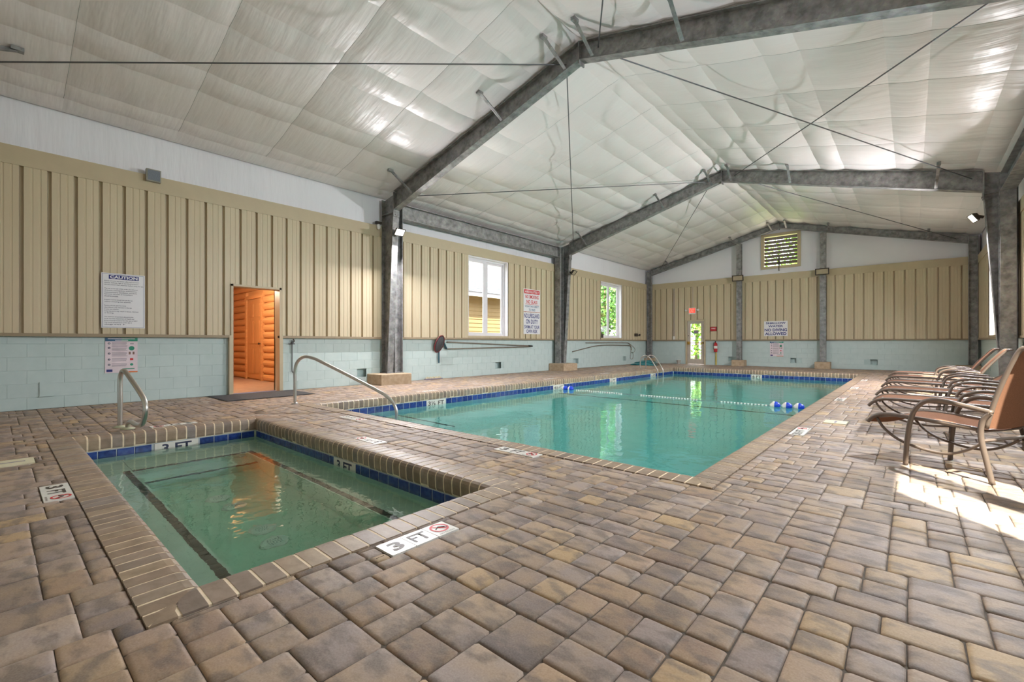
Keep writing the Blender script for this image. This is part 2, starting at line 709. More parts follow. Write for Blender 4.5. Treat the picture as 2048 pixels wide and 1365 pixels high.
pav = []
nb = int((XW + 0.4) / (6 * U)) + 3
row = 0
y = YB - 0.05
while y < YF + 0.05:
    off = random.randint(-6, -1) * U
    for k in range(nb):
        bx = -0.05 + off + k * 6 * U
        for (lx, ly, w, h) in variant(random.choice(LAY)):
            r = (bx + lx * U, bx + (lx + w) * U, y + ly * U, y + (ly + h) * U)
            r = (max(r[0], 0.0), min(r[1], XW), max(r[2], YB), min(r[3], YF))
            if r[1] - r[0] < .02 or r[3] - r[2] < .02:
                continue
            rs = [r]
            for ob in OBST:
                rs = [q for s in rs for q in rect_sub(s, ob)]
            pav += [q for q in rs if q[1] - q[0] > .02 and q[3] - q[2] > .02]
    y += 6 * U


def paver_vf(r):
    x0, x1, y0, y1 = r
    g = 0.0006
    md = min(x1 - x0, y1 - y0)
    ch = min(random.uniform(.006, .014), 0.2 * md)
    j = [random.uniform(0, .0028) for _ in range(8)]
    tz = random.uniform(-.003, .002)
    tx, ty = random.uniform(-.012, .012), random.uniform(-.012, .012)
    cx, cy = (x0 + x1) / 2, (y0 + y1) / 2
    v, f = [], []
    for inset, zz in ((g, -.022), (g, -.0075), (g + min(.005, .1 * md), -.0024), (g + min(.016, .2 * md), -.0003), (g + min(.045, .33 * md), .0006)):
        a0, a1, b0, b1 = x0 + inset, x1 - inset, y0 + inset, y1 - inset
        ring = [(a0 + ch, b0 + j[0]), (a1 - ch, b0 + j[1]), (a1 - j[2], b0 + ch), (a1 - j[3], b1 - ch),
                (a1 - ch, b1 - j[4]), (a0 + ch, b1 - j[5]), (a0 + j[6], b1 - ch), (a0 + j[7], b0 + ch)]
        for px, py in ring:
            z = zz + tz + ((px - cx) * tx + (py - cy) * ty if zz > -.02 else 0)
            v.append((px, py, z))
    for k in range(4):
        for i in range(8):
            l = (i + 1) % 8
            f.append((k * 8 + i, k * 8 + l, k * 8 + 8 + l, k * 8 + 8 + i))
    f.append(tuple(range(32, 40)))
    return v, f


CAMP = Vector(cam.location)
CR = cam.rotation_euler.to_matrix()
CRX, CUP, CFW = CR @ Vector((1, 0, 0)), CR @ Vector((0, 1, 0)), CR @ Vector((0, 0, -1))


def px(p):
    d = Vector(p) - CAMP
    z = d.dot(CFW)
    if z < 0.1:
        return None
    return (1024 + 909.68 * d.dot(CRX) / z, 686.2 - 909.68 * d.dot(CUP) / z)


def px_area(pts):
    q = [px(p) for p in pts]
    if any(a is None for a in q):
        return 0
    if not any(0 < a[0] < 2048 and 0 < a[1] < 1365 for a in q):
        return 0
    s = 0
    for i in range(len(q)):
        a, b = q[i], q[(i + 1) % len(q)]
        s += a[0] * b[1] - b[0] * a[1]
    return abs(s) / 2


pav.sort(key=lambda r: -px_area([(r[0], r[2], 0), (r[1], r[2], 0), (r[1], r[3], 0), (r[0], r[3], 0)]))
for r in pav[:300]:
    build('paver', paver_vf(r), PAVER_O, floor, smooth=True)


def tone_mesh(name, items, mat, parent, kind='stuff', smooth=False):
    v, f, t = [], [], []
    for pv, pf in items:
        n = len(v)
        v += list(pv)
        f += [tuple(i + n for i in q) for q in pf]
        t += [random.random()] * len(pv)
    o = build(name, (v, f), mat, parent, smooth=smooth)
    at = o.data.attributes.new('tone', 'FLOAT', 'POINT')
    at.data.foreach_set('value', t)
    if kind:
        o['kind'] = kind
    return o


tone_mesh('paving', [paver_vf(r) for r in pav[300:]], PAVER_S, floor, smooth=True)

# ================================================================== POOL AND HOT TUB
PROF = [(.22, -.05), (.22, .002), (.196, .003), (.172, .0035), (.148, .004), (.124, .0045), (.10, .005), (.08, .0055), (.06, .006), (.032, .002), (.012, -.010), (.002, -.032),
        (.0, -.055), (.004, -.125), (.014, -.148), (.07, -.152)]


def coping(parent, x0, x1, y0, y1, pitch, cap):
    cx, cy = (x0 + x1) / 2, (y0 + y1) / 2
    sides = [(Vector((x0, y0, 0)), X, -Y, x1 - x0), (Vector((x1, y0, 0)), Y, X, y1 - y0),
             (Vector((x1, y1, 0)), -X, Y, x1 - x0), (Vector((x0, y1, 0)), -Y, -X, y1 - y0)]
    bricks, gv = [], []
    for P, S, N, L in sides:
        def pt(s, n, z, infl=0.0):
            s = min(max(s, -n), L + n)
            return P + S * s + N * (n + (infl if n < .2 else 0)) + Z * z
        # grout sweep, a hair under the bricks
        v, f = [], []
        for (n, z) in PROF:
            zz = z - .0012 if z > -.02 else z
            for s in (-1, L + 1):
                v.append(pt(s, n + .0012 if z > -.14 and n < .2 else n - (.004 if n > .2 else 0), zz))
        for i in range(len(PROF) - 1):
            f.append((2 * i, 2 * i + 1, 2 * i + 3, 2 * i + 2))
        gv.append((v, f))
        total = L + 2 * COPE
        cnt = round(total / pitch)
        pw = total / cnt
        for k in range(cnt):
            s0, s1 = -COPE + k * pw + .007, -COPE + (k + 1) * pw - .007
            jz, jn = random.uniform(0, .002), random.uniform(-.001, .0005)
            v, f = [], []
            m = len(PROF)
            for (n, z) in PROF:
                v.append(pt(s0, n, z + jz, jn))
                v.append(pt(s1, n, z + jz, jn))
            for i in range(m - 1):
                f.append((2 * i, 2 * i + 1, 2 * i + 3, 2 * i + 2))
            f.append(tuple(2 * i for i in range(m)))
            f.append(tuple(2 * i + 1 for i in range(m - 1, -1, -1)))
            c = P + S * ((s0 + s1) / 2)
            face = [pt(s0, .005, -.02), pt(s1, .005, -.02), pt(s1, .22, 0), pt(s0, .22, 0)]
            vert = [pt(s0, 0, -.02), pt(s1, 0, -.02), pt(s1, 0, -.15), pt(s0, 0, -.15)]
            facing = (CAMP - c).dot(-N) > 0
            bricks.append((px_area(face) + (px_area(vert) if facing else 0), (v, f)))
    build('grout', join(*gv), GROUT, parent)
    bricks.sort(key=lambda b: -b[0])
    for a, vf in bricks[:cap]:
        build('coping_brick', vf, COPING_O, parent)
    if len(bricks) > cap:
        tone_mesh('coping_row', [b[1] for b in bricks[cap:]], COPING_S, parent)


def waterline(parent, x0, x1, y0, y1, marks, pitch=.155, top=-.153, h=.146):
    """glazed tiles under the coping; marks: list of (side, s0, s1) left free"""
    n0 = .014
    gv = []
    tm = {}
    sides = [(Vector((x0, y0, 0)), X, -Y, x1 - x0), (Vector((x1, y0, 0)), Y, X, y1 - y0),
             (Vector((x1, y1, 0)), -X, Y, x1 - x0), (Vector((x0, y1, 0)), -Y, -X, y1 - y0)]
    for si, (P, S, N, L) in enumerate(sides):
        a, b = P + N * (n0 + .004), P + S * L + N * (n0 + .004)
        gv.append(([a + Z * (top + .05), b + Z * (top + .05), b + Z * (top - h - .008), a + Z * (top - h - .008)], [(0, 1, 2, 3)]))
        cnt = round(L / pitch)
        w = L / cnt
        key = round(w, 4)
        if key not in tm:
            hw, hh = w / 2 - .004, h / 2 - .003
            v = [(-hw, 0, -hh), (hw, 0, -hh), (hw, 0, hh), (-hw, 0, hh),
                 (-hw + .005, .005, -hh + .005), (hw - .005, .005, -hh + .005),
                 (hw - .005, .005, hh - .005), (-hw + .005, .005, hh - .005)]
            tm[key] = new_mesh('tile', v, [(4, 5, 6, 7), (0, 1, 5, 4), (1, 2, 6, 5), (2, 3, 7, 6), (3, 0, 4, 7)], TILE)
        inv = chain(parent).inverted()
        for k in range(cnt):
            s = (k + .5) * w
            if any(ms == si and m0 < s < m1 for ms, m0, m1 in marks):
                continue
            p = P + S * s + N * (n0 + .004) + Z * (top - h / 2 - .003)
            inst('tile', tm[key], parent, inv @ p, math.atan2(S.y, S.x))
    build('tile_grout', join(*gv), PGROUT, parent)
    return sides


def plaque_print(parent, w, h, text, nums='tile'):
    """numeral tiles lying in the parent's local xy plane: numeral, FT, no-diving symbol"""
    n = 3
    tw = w / n
    for i in range(n):
        a = -w / 2 + i * tw
        build('tile', box(a + .002, a + tw - .002, -h / 2, h / 2, -.02, .0015), MARKW, parent, local=True)
    add_me('numeral', text_mesh(text, tw * (.5 if len(text) == 1 else .8), h * .62, .03, MARKB, 'numeral', -tw, 0, .003), parent)
    add_me('lettering', text_mesh('FT', tw * .75, h * .62, .02, MARKB, 'lettering', 0, 0, .003), parent)
    ring, bar = [], []
    cx, cy, r0, r1 = tw, h * .08, h * .36, h * .28
    K = 24
    v = [(cx + r * math.cos(2 * math.pi * k / K), cy + r * math.sin(2 * math.pi * k / K), .003) for r in (r0, r1) for k in range(K)]
    f = [(k, (k + 1) % K, K + (k + 1) % K, K + k) for k in range(K)]
    d = r1 * .72
    b = ([(cx - d - .004, cy + d - .004, .003), (cx - d + .004, cy + d + .004, .003),
          (cx + d + .004, cy - d + .004, .003), (cx + d - .004, cy - d - .004, .003)], [(0, 1, 2, 3)])
    build('no_diving_ring', join((v, f), b), SIGNR, parent, local=True)
    s = h * .012
    fig = join(tube([(cx - .03 * h / .15, cy - .01, .003), (cx, cy + .012 * h / .15, .003), (cx + .03 * h / .15, cy - .012, .003)], .0035, 5),
               lathe([(.0, -.001), (.006, 0), (.0, .001)], (cx + .036 * h / .15, cy - .018, .003), (0, 0, 1), 8))
    build('diver_symbol', fig, MARKB, parent, local=True)
    add_me('caption', text_mesh('NO DIVING', tw * .7, h * .08, .01, MARKB, 'caption', tw, -h * .40, .003), parent)


pool = thing('swimming_pool', (5.76, 11.0, 0), 'large rectangular swimming pool with brick coping and cobalt waterline tiles', 'pool')
coping(pool, PX0, PX1, PY0, PY1, .097, 300)
PW = -.262
marks = [(3, PY1 - 6.30, PY1 - 5.80), (3, PY1 - 10.65, PY1 - 10.15), (3, PY1 - 13.68, PY1 - 13.28), (3, PY1 - 16.80, PY1 - 16.42),
         (2, PX1 - 5.98, PX1 - 5.64)]
waterline(pool, PX0, PX1, PY0, PY1, marks)
BD = .021      # basin wall stands behind the tile face
bx0, bx1, by0, by1 = PX0 - BD, PX1 + BD, PY0 - BD, PY1 + BD


def zf(y):
    return -1.05 if y < 6 else (-1.05 - .2 * (y - 6) / 4.4 if y < 10.4 else -1.25 - .7 * min(1, (y - 10.4) / 5))


ys = [by0, 6.0, 10.36, 10.46, 12.0, 15.4, by1]
v, f = [], []
for yy in ys:
    v += [(bx0, yy, -.06), (bx0, yy, zf(yy)), (bx1, yy, zf(yy)), (bx1, yy, -.06)]
for i in range(len(ys) - 1):
    a, b = 4 * i, 4 * i + 4
    f += [(a, a + 1, b + 1, b), (a + 1, a + 2, b + 2, b + 1), (a + 2, a + 3, b + 3, b + 2)]
f += [(0, 3, 2, 1), (4 * len(ys) - 4, 4 * len(ys) - 3, 4 * len(ys) - 2, 4 * len(ys) - 1)]
build('basin', (v, f), PLASTER, pool)
build('break_line', box(bx0 + .01, bx1 - .01, 10.34, 10.44, -1.262, -1.238), DARKTILE, pool)
for yy, zz in ((4.10, -.40), (4.68, -.62), (5.1, -.84)):
    st = build('step', box(bx0 + .002, 4.35, by0 + .002, yy, -1.04, zz), PLASTER, pool)
    build('step_nosing', box(bx0 + .004, 4.35, yy - .05, yy + .004, zz - .05, zz + .003), DARKTILE, st)
for side, s0, s1, txt in ((3, 5.80, 6.30, '3½ FT'), (3, 10.15, 10.65, '4½ FT'), (3, 13.28, 13.68, '5 FT'), (3, 16.42, 16.80, '6 FT'), (2, 5.64, 5.98, '6 FT')):
    if side == 3:
        mt = frame_at((PX0 - .014, (s0 + s1) / 2, -.229), Y, Z)
    else:
        mt = frame_at(((s0 + s1) / 2, PY1 + .014, -.229), X, Z)
    w = s1 - s0
    o = build('depth_tile', box(-w / 2, w / 2, -.073, .073, -.004, .004), MARKW, None, local=True)
    o.parent = pool
    o.matrix_basis = chain(pool).inverted() @ mt
    add_me('lettering', text_mesh(txt, w * .82, .085, .02, MARKB, 'lettering', 0, 0.005, .0052), o)

pw = build('pool_water', box(bx0 - .006, bx1 + .006, by0 - .006, by1 + .006, -2.05, PW), WATER)
tag(pw, 'turquoise water filling the large swimming pool', 'water')

spa = thing('hot_tub', (5.66, 1.44, 0), 'sunken rectangular hot tub with brick coping and underwater benches', 'hot tub')
coping(spa, SX0, SX1, SY0, SY1, .097, 300)
waterline(spa, SX0, SX1, SY0, SY1, [(3, SY1 - 1.66, SY1 - 1.23), (2, SX1 - 6.05, SX1 - 5.62)])
SW = -.222
sx0, sx1, sy0, sy1 = SX0 - BD, SX1 + BD, SY0 - BD, SY1 + BD
ZB, ZF = -.50, -.95
v = [(sx0, sy0, -.06), (sx1, sy0, -.06), (sx1, sy1, -.06), (sx0, sy1, -.06),
     (sx0, sy0, ZF), (sx1, sy0, ZF), (sx1, sy1, ZF), (sx0, sy1, ZF)]
build('basin', (v, [(0, 1, 5, 4), (1, 2, 6, 5), (2, 3, 7, 6), (3, 0, 4, 7), (4, 5, 6, 7)]), SPAPLASTER, spa)
for nm, bb, st in (('bench', (sx0 + .002, sx1 - .002, sy0 + .002, .93), (4.10, sx1 - .01, .855, .912)),
                   ('bench', (sx0 + .002, sx1 - .002, 1.985, sy1 - .002), (4.10, sx1 - .01, 2.0, 2.055)),
                   ):
    b = build(nm, box(*bb, ZF + .002, ZB), SPAPLASTER, spa)
    n = 44
    ln = (st[1] - st[0]) / n
    items = [box(st[0] + k * ln + .002, st[0] + (k + 1) * ln - .002, st[2], st[3], ZB, ZB + .003) for k in range(n)]
    build('nosing_tile_row', join(*items), DARKTILE, b)['kind'] = 'stuff'
for x1_, zz in ((4.14, ZB), (4.50, -.70)):
    b = build('step', box(sx0 + .004, x1_, .934, 1.981, ZF + .004, zz), SPAPLASTER, spa)
    build('step_nosing', box(x1_ - .035, x1_ + .003, .934, 1.981, zz - .02, zz + .003), DARKTILE, b)
b = build('upper_step', box(sx0 + .004, 3.56, .96, 1.95, ZB, -.36), SPAPLASTER, spa)
for dx, dy in ((5.22, 1.38), (5.52, 1.42), (6.18, 1.42), (6.45, 1.41)):
    o = build('drain_cover', lathe([(.10, 0), (.10, .012), (.075, .022), (0.001, .026)], (dx, dy, ZF + .001), (0, 0, 1), 24), PLASTIC, spa)
    items = [box(dx - .04, dx + .04, dy - .040 + k * .016, dy - .036 + k * .016, ZF + .0235, ZF + .0275) for k in range(6)]
    build('drain_slots', join(*items), SEAM, o)
for P_, Uv, w in (((SX0 - .014, 1.445, -.229), Y, .43), ((5.835, SY1 + .014, -.229), X, .43)):
    o = build('depth_tile', box(-w / 2, w / 2, -.073, .073, -.004, .004), MARKW, None, local=True)
    o.parent = spa
    o.matrix_basis = chain(spa).inverted() @ frame_at(P_, Uv, Z)
    add_me('lettering', text_mesh('3 FT', w * .68, .10, .025, INK, 'lettering', 0, 0.008, .0052), o)
sw = build('hot_tub_water', box(sx0 - .006, sx1 + .006, sy0 - .006, sy1 + .006, -1.0, SW), SPAWATER)
tag(sw, 'clear green water filling the hot tub', 'water')

for (x0, x1, y0, y1, Uv, Vv, t, lab) in MARK:
    c = ((x0 + x1) / 2, (y0 + y1) / 2, 0)
    w, h = ((x1 - x0), (y1 - y0)) if abs(Uv.x) > .5 else ((y1 - y0), (x1 - x0))
    o = thing('depth_marker', c, lab, 'depth marker', 'depth markers set in the deck', mat4=frame_at(c, Uv, Vv))
    plaque_print(o, w - .006, h - .006, t)
for x0, x1, y0, y1, lab in LIDS:
    o = thing('skimmer_lid', ((x0 + x1) / 2, (y0 + y1) / 2, 0), lab, 'lid', 'lids set in the deck')
    build('lid', box(x0 + .006, x1 - .006, y0 + .006, y1 - .006, -.02, .004), CREAMLID, o)
    build('finger_slot', box((x0 + x1) / 2 - .012, (x0 + x1) / 2 + .012, y0 + .06, y1 - .06, .004, .0055), GREYP, o)

# ================================================================== WALLS
ROWZ = [0.0, .185, .390, .595, .800, 1.005, LEDGE - .005]
PITCH = .2965


class Wall:
    """s runs along the wall, n into the room"""

    def __init__(self, name, label, origin, S, N, s0, s1, rib0, openings, niches=(), outer_top=None):
        self.P, self.S, self.N = Vector(origin), Vector(S), Vector(N)
        self.s0, self.s1, self.rib0 = s0, s1, rib0
        self.op = openings
        self.niches = niches
        self.o = thing(name, (0, 0, 0), label, 'wall', kind='structure')

    def pt(self, s, n, z):
        return self.P + self.S * s + self.N * n + Z * z

    def bx(self, s0, s1, n0, n1, z0, z1):
        v = [self.pt(s, n, z) for z in (z0, z1) for s, n in ((s0, n0), (s1, n0), (s1, n1), (s0, n1))]
        return v, BF

    def blocks(self, detail=True):
        ang = math.atan2(self.S.y, self.S.x)
        cache = {}
        s_first = self.s0
        for r in range(6):
            z0, z1 = ROWZ[r], ROWZ[r + 1]
            s = s_first - (.203 if r % 2 else 0.0)
            while s < self.s1 - .01:
                spans = [(max(s, self.s0), min(s + .406, self.s1))]
                for (a, b, c, d) in self.op:
                    if c < (z0 + z1) / 2 < d:
                        nx = []
                        for q in spans:
                            if q[1] <= a or q[0] >= b:
                                nx.append(q)
                            else:
                                if q[0] < a:
                                    nx.append((q[0], a))
                                if q[1] > b:
                                    nx.append((b, q[1]))
                        spans = nx
                for a, b in spans:
                    if b - a < .02:
                        continue
                    if r == 1 and any(abs((a + b) / 2 - q) < .205 for q in self.niches):
                        continue
                    w, h = round(b - a, 3), round(z1 - z0, 3)
                    if (w, h) not in cache:
                        g, bv = .001, .003
                        hw, hh = w / 2 - g, h / 2 - g
                        vv = [(-hw, -.13, -hh), (hw, -.13, -hh), (hw, -.13, hh), (-hw, -.13, hh),
                              (-hw, -bv, -hh), (hw, -bv, -hh), (hw, -bv, hh), (-hw, -bv, hh),
                              (-hw + bv, 0, -hh + bv), (hw - bv, 0, -hh + bv), (hw - bv, 0, hh - bv), (-hw + bv, 0, hh - bv)]
                        ff = [(8, 9, 10, 11)] + [(k, (k + 1) % 4, 4 + (k + 1) % 4, 4 + k) for k in range(4)] \
                            + [(4 + k, 4 + (k + 1) % 4, 8 + (k + 1) % 4, 8 + k) for k in range(4)]
                        # local y must point into the room
                        sgn = 1.0 if (Z.cross(self.S) - self.N).length < .1 else -1.0
                        vv = [(p[0], p[1] * sgn, p[2]) for p in vv]
                        cache[(w, h)] = new_mesh('block', vv, ff, BLOCK)
                    p = self.pt((a + b) / 2, 0, (z0 + z1) / 2)
                    inst('block', cache[(w, h)], self.o, p, ang)
                s += .406
        sp = rects_minus(self.s0, self.s1, 0, LEDGE, self.op)
        build('mortar', join(*[self.bx(a, b, -.15, -.012 if False else -.011, c, d) for a, b, c, d in sp]) if False else
              join(*[self.bx(a, b, -.16, -.135, c, d) for a, b, c, d in sp]), MORTAR, self.o)
        # joint face just behind the block faces, open at the niches
        holes = list(self.op) + [(q - .203, q + .203, ROWZ[1], ROWZ[2]) for q in self.niches]
        build('joint_face', join(*[([self.pt(a, -.004, c), self.pt(b, -.004, c), self.pt(b, -.004, d), self.pt(a, -.004, d)], [(0, 1, 2, 3)])
                                   for a, b, c, d in rects_minus(self.s0, self.s1, 0, LEDGE, holes)]), MORTAR, self.o)

    def siding(self, z0=LEDGE + .045, z1=TRIM0):
        F, G_, H = .064, .004, .059        # face, deep groove and faint stiffening step
        prof = [(0, F), (.005, G_), (.042, G_), (.048, F), (.120, F), (.124, H), (.142, H), (.146, F),
                (.206, F), (.210, H), (.228, H), (.232, F), (PITCH - .0012, F)]
        k0 = math.floor((self.s0 - self.rib0) / PITCH)
        k1 = math.ceil((self.s1 - self.rib0) / PITCH)

        def nat(t):
            for (a, na), (b, nb_) in zip(prof, prof[1:]):
                if a <= t <= b:
                    return na + (nb_ - na) * (t - a) / (b - a)
            return F
        for k in range(k0, k1):
            base = self.rib0 + k * PITCH
            a, b = max(base, self.s0), min(base + PITCH - .0012, self.s1)
            if b - a < .005:
                continue
            cuts = sorted({a, b} | {q for o in self.op for q in o[:2] if a < q < b})
            for c0, c1 in zip(cuts, cuts[1:]):
                cm = (c0 + c1) / 2
                zs = [(z0, z1)]
                for (oa, ob, oc, od) in self.op:
                    if oa < cm < ob:
                        nz = []
                        for q in zs:
                            if q[1] <= oc or q[0] >= od:
                                nz.append(q)
                            else:
                                if q[0] < oc:
                                    nz.append((q[0], oc))
                                if q[1] > od:
                                    nz.append((od, q[1]))
                        zs = nz
                for (za, zb) in zs:
                    if zb - za < .02:
                        continue
                    t0, t1 = c0 - base, c1 - base
                    pr = [(t0, nat(t0))] + [q for q in prof if t0 < q[0] < t1] + [(t1, nat(t1))]
                    v = [self.pt(base + t, n, za) for t, n in pr] + [self.pt(base + t, n, zb) for t, n in pr]
                    m = len(pr)
                    build('siding_panel', (v, [(i, i + 1, m + i + 1, m + i) for i in range(m - 1)]), BEIGE, self.o)

    def strip(self, name, z0, z1, n0, n1, mat, avoid=()):
        for a, b, c, d in rects_minus(self.s0, self.s1, z0, z1, [(q[0], q[1], z0 - 1, z1 + 1) for q in avoid]):
            build(name, self.bx(a, b, n0, n1, c, d), mat, self.o)

    def shell(self, ztop, holes=()):
        sp = rects_minus(self.s0 - .3, self.s1 + .3, -.15, ztop, list(self.op) + list(holes))
        build('outer_sheathing', join(*[self.bx(a, b, -.20, -.165, c, d) for a, b, c, d in sp]), GREYP, self.o)


W1 = (9.43, 11.24, 1.225, TRIM0)
W2 = (17.20, 19.10, 1.225, TRIM0)
D2 = (3.10, 3.97, 0.0, 2.14)
left = Wall('wall_left', 'left wall of mint painted block below beige ribbed siding and white liner', (0, 0, 0), Y, X, YB, YF, .243,
            [D2, W1, W2], niches=(5.85, 10.75, 15.4, 19.55))
RW = [(1.80, 3.57, 1.225, TRIM0), (9.43, 11.24, 1.225, TRIM0), (17.20, 19.10, 1.225, TRIM0)]
right = Wall('wall_right', 'right wall of mint block and beige ribbed siding behind the loungers', (XW, 0, 0), Y, -X, YB, YF, .243, RW,
             niches=(5.85, 15.4, 19.55))
D1 = (1.94, 2.86, 0.0, 2.12)
LV = (5.24, 6.61, 4.24, 5.63)
far = Wall('wall_far', 'far gable wall with mint block, beige siding and white liner', (0, YF, 0), X, -Y, 0.0, XW, .10, [D1],
           niches=(3.87, 6.30, 9.12))
BW = []
back = Wall('wall_back', 'near gable wall behind the camera', (0, YB, 0), X, Y, 0.0, XW, .10, BW)
for w in (left, right, far, back):
    w.blocks()
    w.siding()
    w.strip('ledge_flashing', LEDGE, LEDGE + .05, -.01, .085, LEDGEM, [q for q in w.op if q[2] < .5])
    w.strip('head_trim', TRIM0, TRIM1, -.02, .076, BEIGE2)
left.shell(EAVE)
right.shell(EAVE)
gable_tri = [((0, EAVE), (RX, EAVE + SLOPE * RX), (XW, EAVE))]
far.shell(6.35, [LV])
back.shell(6.35)


def wall_liner(w, top):
    """vinyl strips between seams from the head trim up to the roof liner"""
    s = w.s0
    n0 = -.03
    while s < w.s1 - .01:
        e = min(s + 1.45, w.s1)
        G = 8
        v, f = [], []
        for i in range(G + 1):
            ss = s + (e - s) * i / G
            bul = -.02 * math.sin(math.pi * i / G) + random.uniform(-.004, .004)
            v += [w.pt(ss, n0, TRIM1 - .02), w.pt(ss, n0 + bul + .01, (TRIM1 + top(ss)) / 2), w.pt(ss, n0, top(ss) + .03)]
        for i in range(G):
            f += [(3 * i, 3 * i + 3, 3 * i + 4, 3 * i + 1), (3 * i + 1, 3 * i + 4, 3 * i + 5, 3 * i + 2)]
        build('liner_panel', (v, f), WLINER, w.o, smooth=True)
        s = e


wall_liner(left, lambda s: EAVE)
wall_liner(right, lambda s: EAVE)
# gable liners, cut around the louvre
for w, hole in ((far, LV), (back, None)):
    cuts = [0, 1.45, 2.9, 4.35, LV[0], RX, LV[1], 7.5, 8.95, 10.4, XW]
    for a, b in zip(cuts, cuts[1:]):
        za, zb = roofz(a), roofz(b)
        quads = [(TRIM1 - .02, TRIM1 - .02, za + .03, zb + .03)]
        if hole and LV[0] - .01 <= a and b <= LV[1] + .01:
            quads = [(TRIM1 - .02, TRIM1 - .02, LV[2], LV[2]), (LV[3], LV[3], za + .03, zb + .03)]
        for q0, q1, q2, q3 in quads:
            G = 6
            v, f = [], []
            for i in range(G + 1):
                t = i / G
                s = a + (b - a) * t
                lo, hi = q0 + (q1 - q0) * t, q2 + (q3 - q2) * t
                v += [w.pt(s, -.03, lo), w.pt(s, -.03 - .015 * math.sin(math.pi * t), (lo + hi) / 2), w.pt(s, -.03, hi)]
            for i in range(G):
                f += [(3 * i, 3 * i + 3, 3 * i + 4, 3 * i + 1), (3 * i + 1, 3 * i + 4, 3 * i + 5, 3 * i + 2)]
            build('liner_panel', (v, f), WLINER, w.o, smooth=True)

# ================================================================== CEILING
ceil = thing('ceiling', (0, 0, 0), 'white quilted vinyl insulation liner under the pitched roof', 'ceiling', kind='structure')
LINES = [0.0, .36, .72, 1.55, 2.02, 3.0, 3.5, 4.46, 4.95, 5.62, RX]
DEEP = [.0, .012, .03, .05, .05, .06, .06, .06, .06, .05, .05]


def sag(d, k):
    """drop of the liner below the roof plane inside band k (between two straps)"""
    a, b = LINES[k], LINES[k + 1]
    t = (d - a) / (b - a)
    return DEEP[k] * (1 - t) + DEEP[k + 1] * t + .26 * (b - a) * t * (1 - t) * (1.25 if b - a < .55 else .8)


SE = [YB - .02] + [.70 + 1.45 * k for k in range(-1, 16) if YB + .3 < .70 + 1.45 * k < YF - .3] + [YF + .02]
for side in (0, 1):
    for a, b in zip(SE, SE[1:]):
        G = 10
        v, f = [], []
        for k in range(len(LINES) - 1):
            base = len(v)
            q = 6
            for i in range(q + 1):
                d = LINES[k] + (LINES[k + 1] - LINES[k]) * i / q
                for j in range(G + 1):
                    t = j / G
                    yy = a + (b - a) * t
                    pin = .45 + .55 * (4 * t * (1 - t)) ** .6
                    wob = (.010 * math.sin(d * 5.1 + a * 3.7) + .007 * math.sin(9 * yy + 4 * d)) * (4 * t * (1 - t)) if 0 < d < RX else 0
                    x = d if side == 0 else XW - d
                    v.append((x, yy, EAVE + SLOPE * d - sag(d, k) * pin + wob))
            n = G + 1
            for i in range(q):
                for j in range(G):
                    f.append((base + i * n + j, base + i * n + j + 1, base + (i + 1) * n + j + 1, base + (i + 1) * n + j))
        build('liner_panel', (v, f), LINER, ceil, smooth=True)
    for s in SE[1:-1]:
        pts = []
        for k in range(1, len(LINES) - 1):
            for i in range(4):
                d = LINES[k] + (LINES[k + 1] - LINES[k]) * i / 4
                pts.append((d if side == 0 else XW - d, s, EAVE + SLOPE * d - sag(d, k) * .45))
        build('seam_strip', tube(pts, .005, 4), SEAM, ceil)
build('roof_deck', join(extrude([(-.3, YB - .3, EAVE + .12 - .075), (RX, YB - .3, EAVE + .12 + SLOPE * RX), (RX, YB - .3, EAVE + .2 + SLOPE * RX), (-.3, YB - .3, EAVE + .125)], (0, YF - YB + .6, 0)),
                        extrude([(XW + .3, YB - .3, EAVE + .12 - .075), (RX, YB - .3, EAVE + .12 + SLOPE * RX), (RX, YB - .3, EAVE + .2 + SLOPE * RX), (XW + .3, YB - .3, EAVE + .125)], (0, YF - YB + .6, 0))), GREYP, ceil)


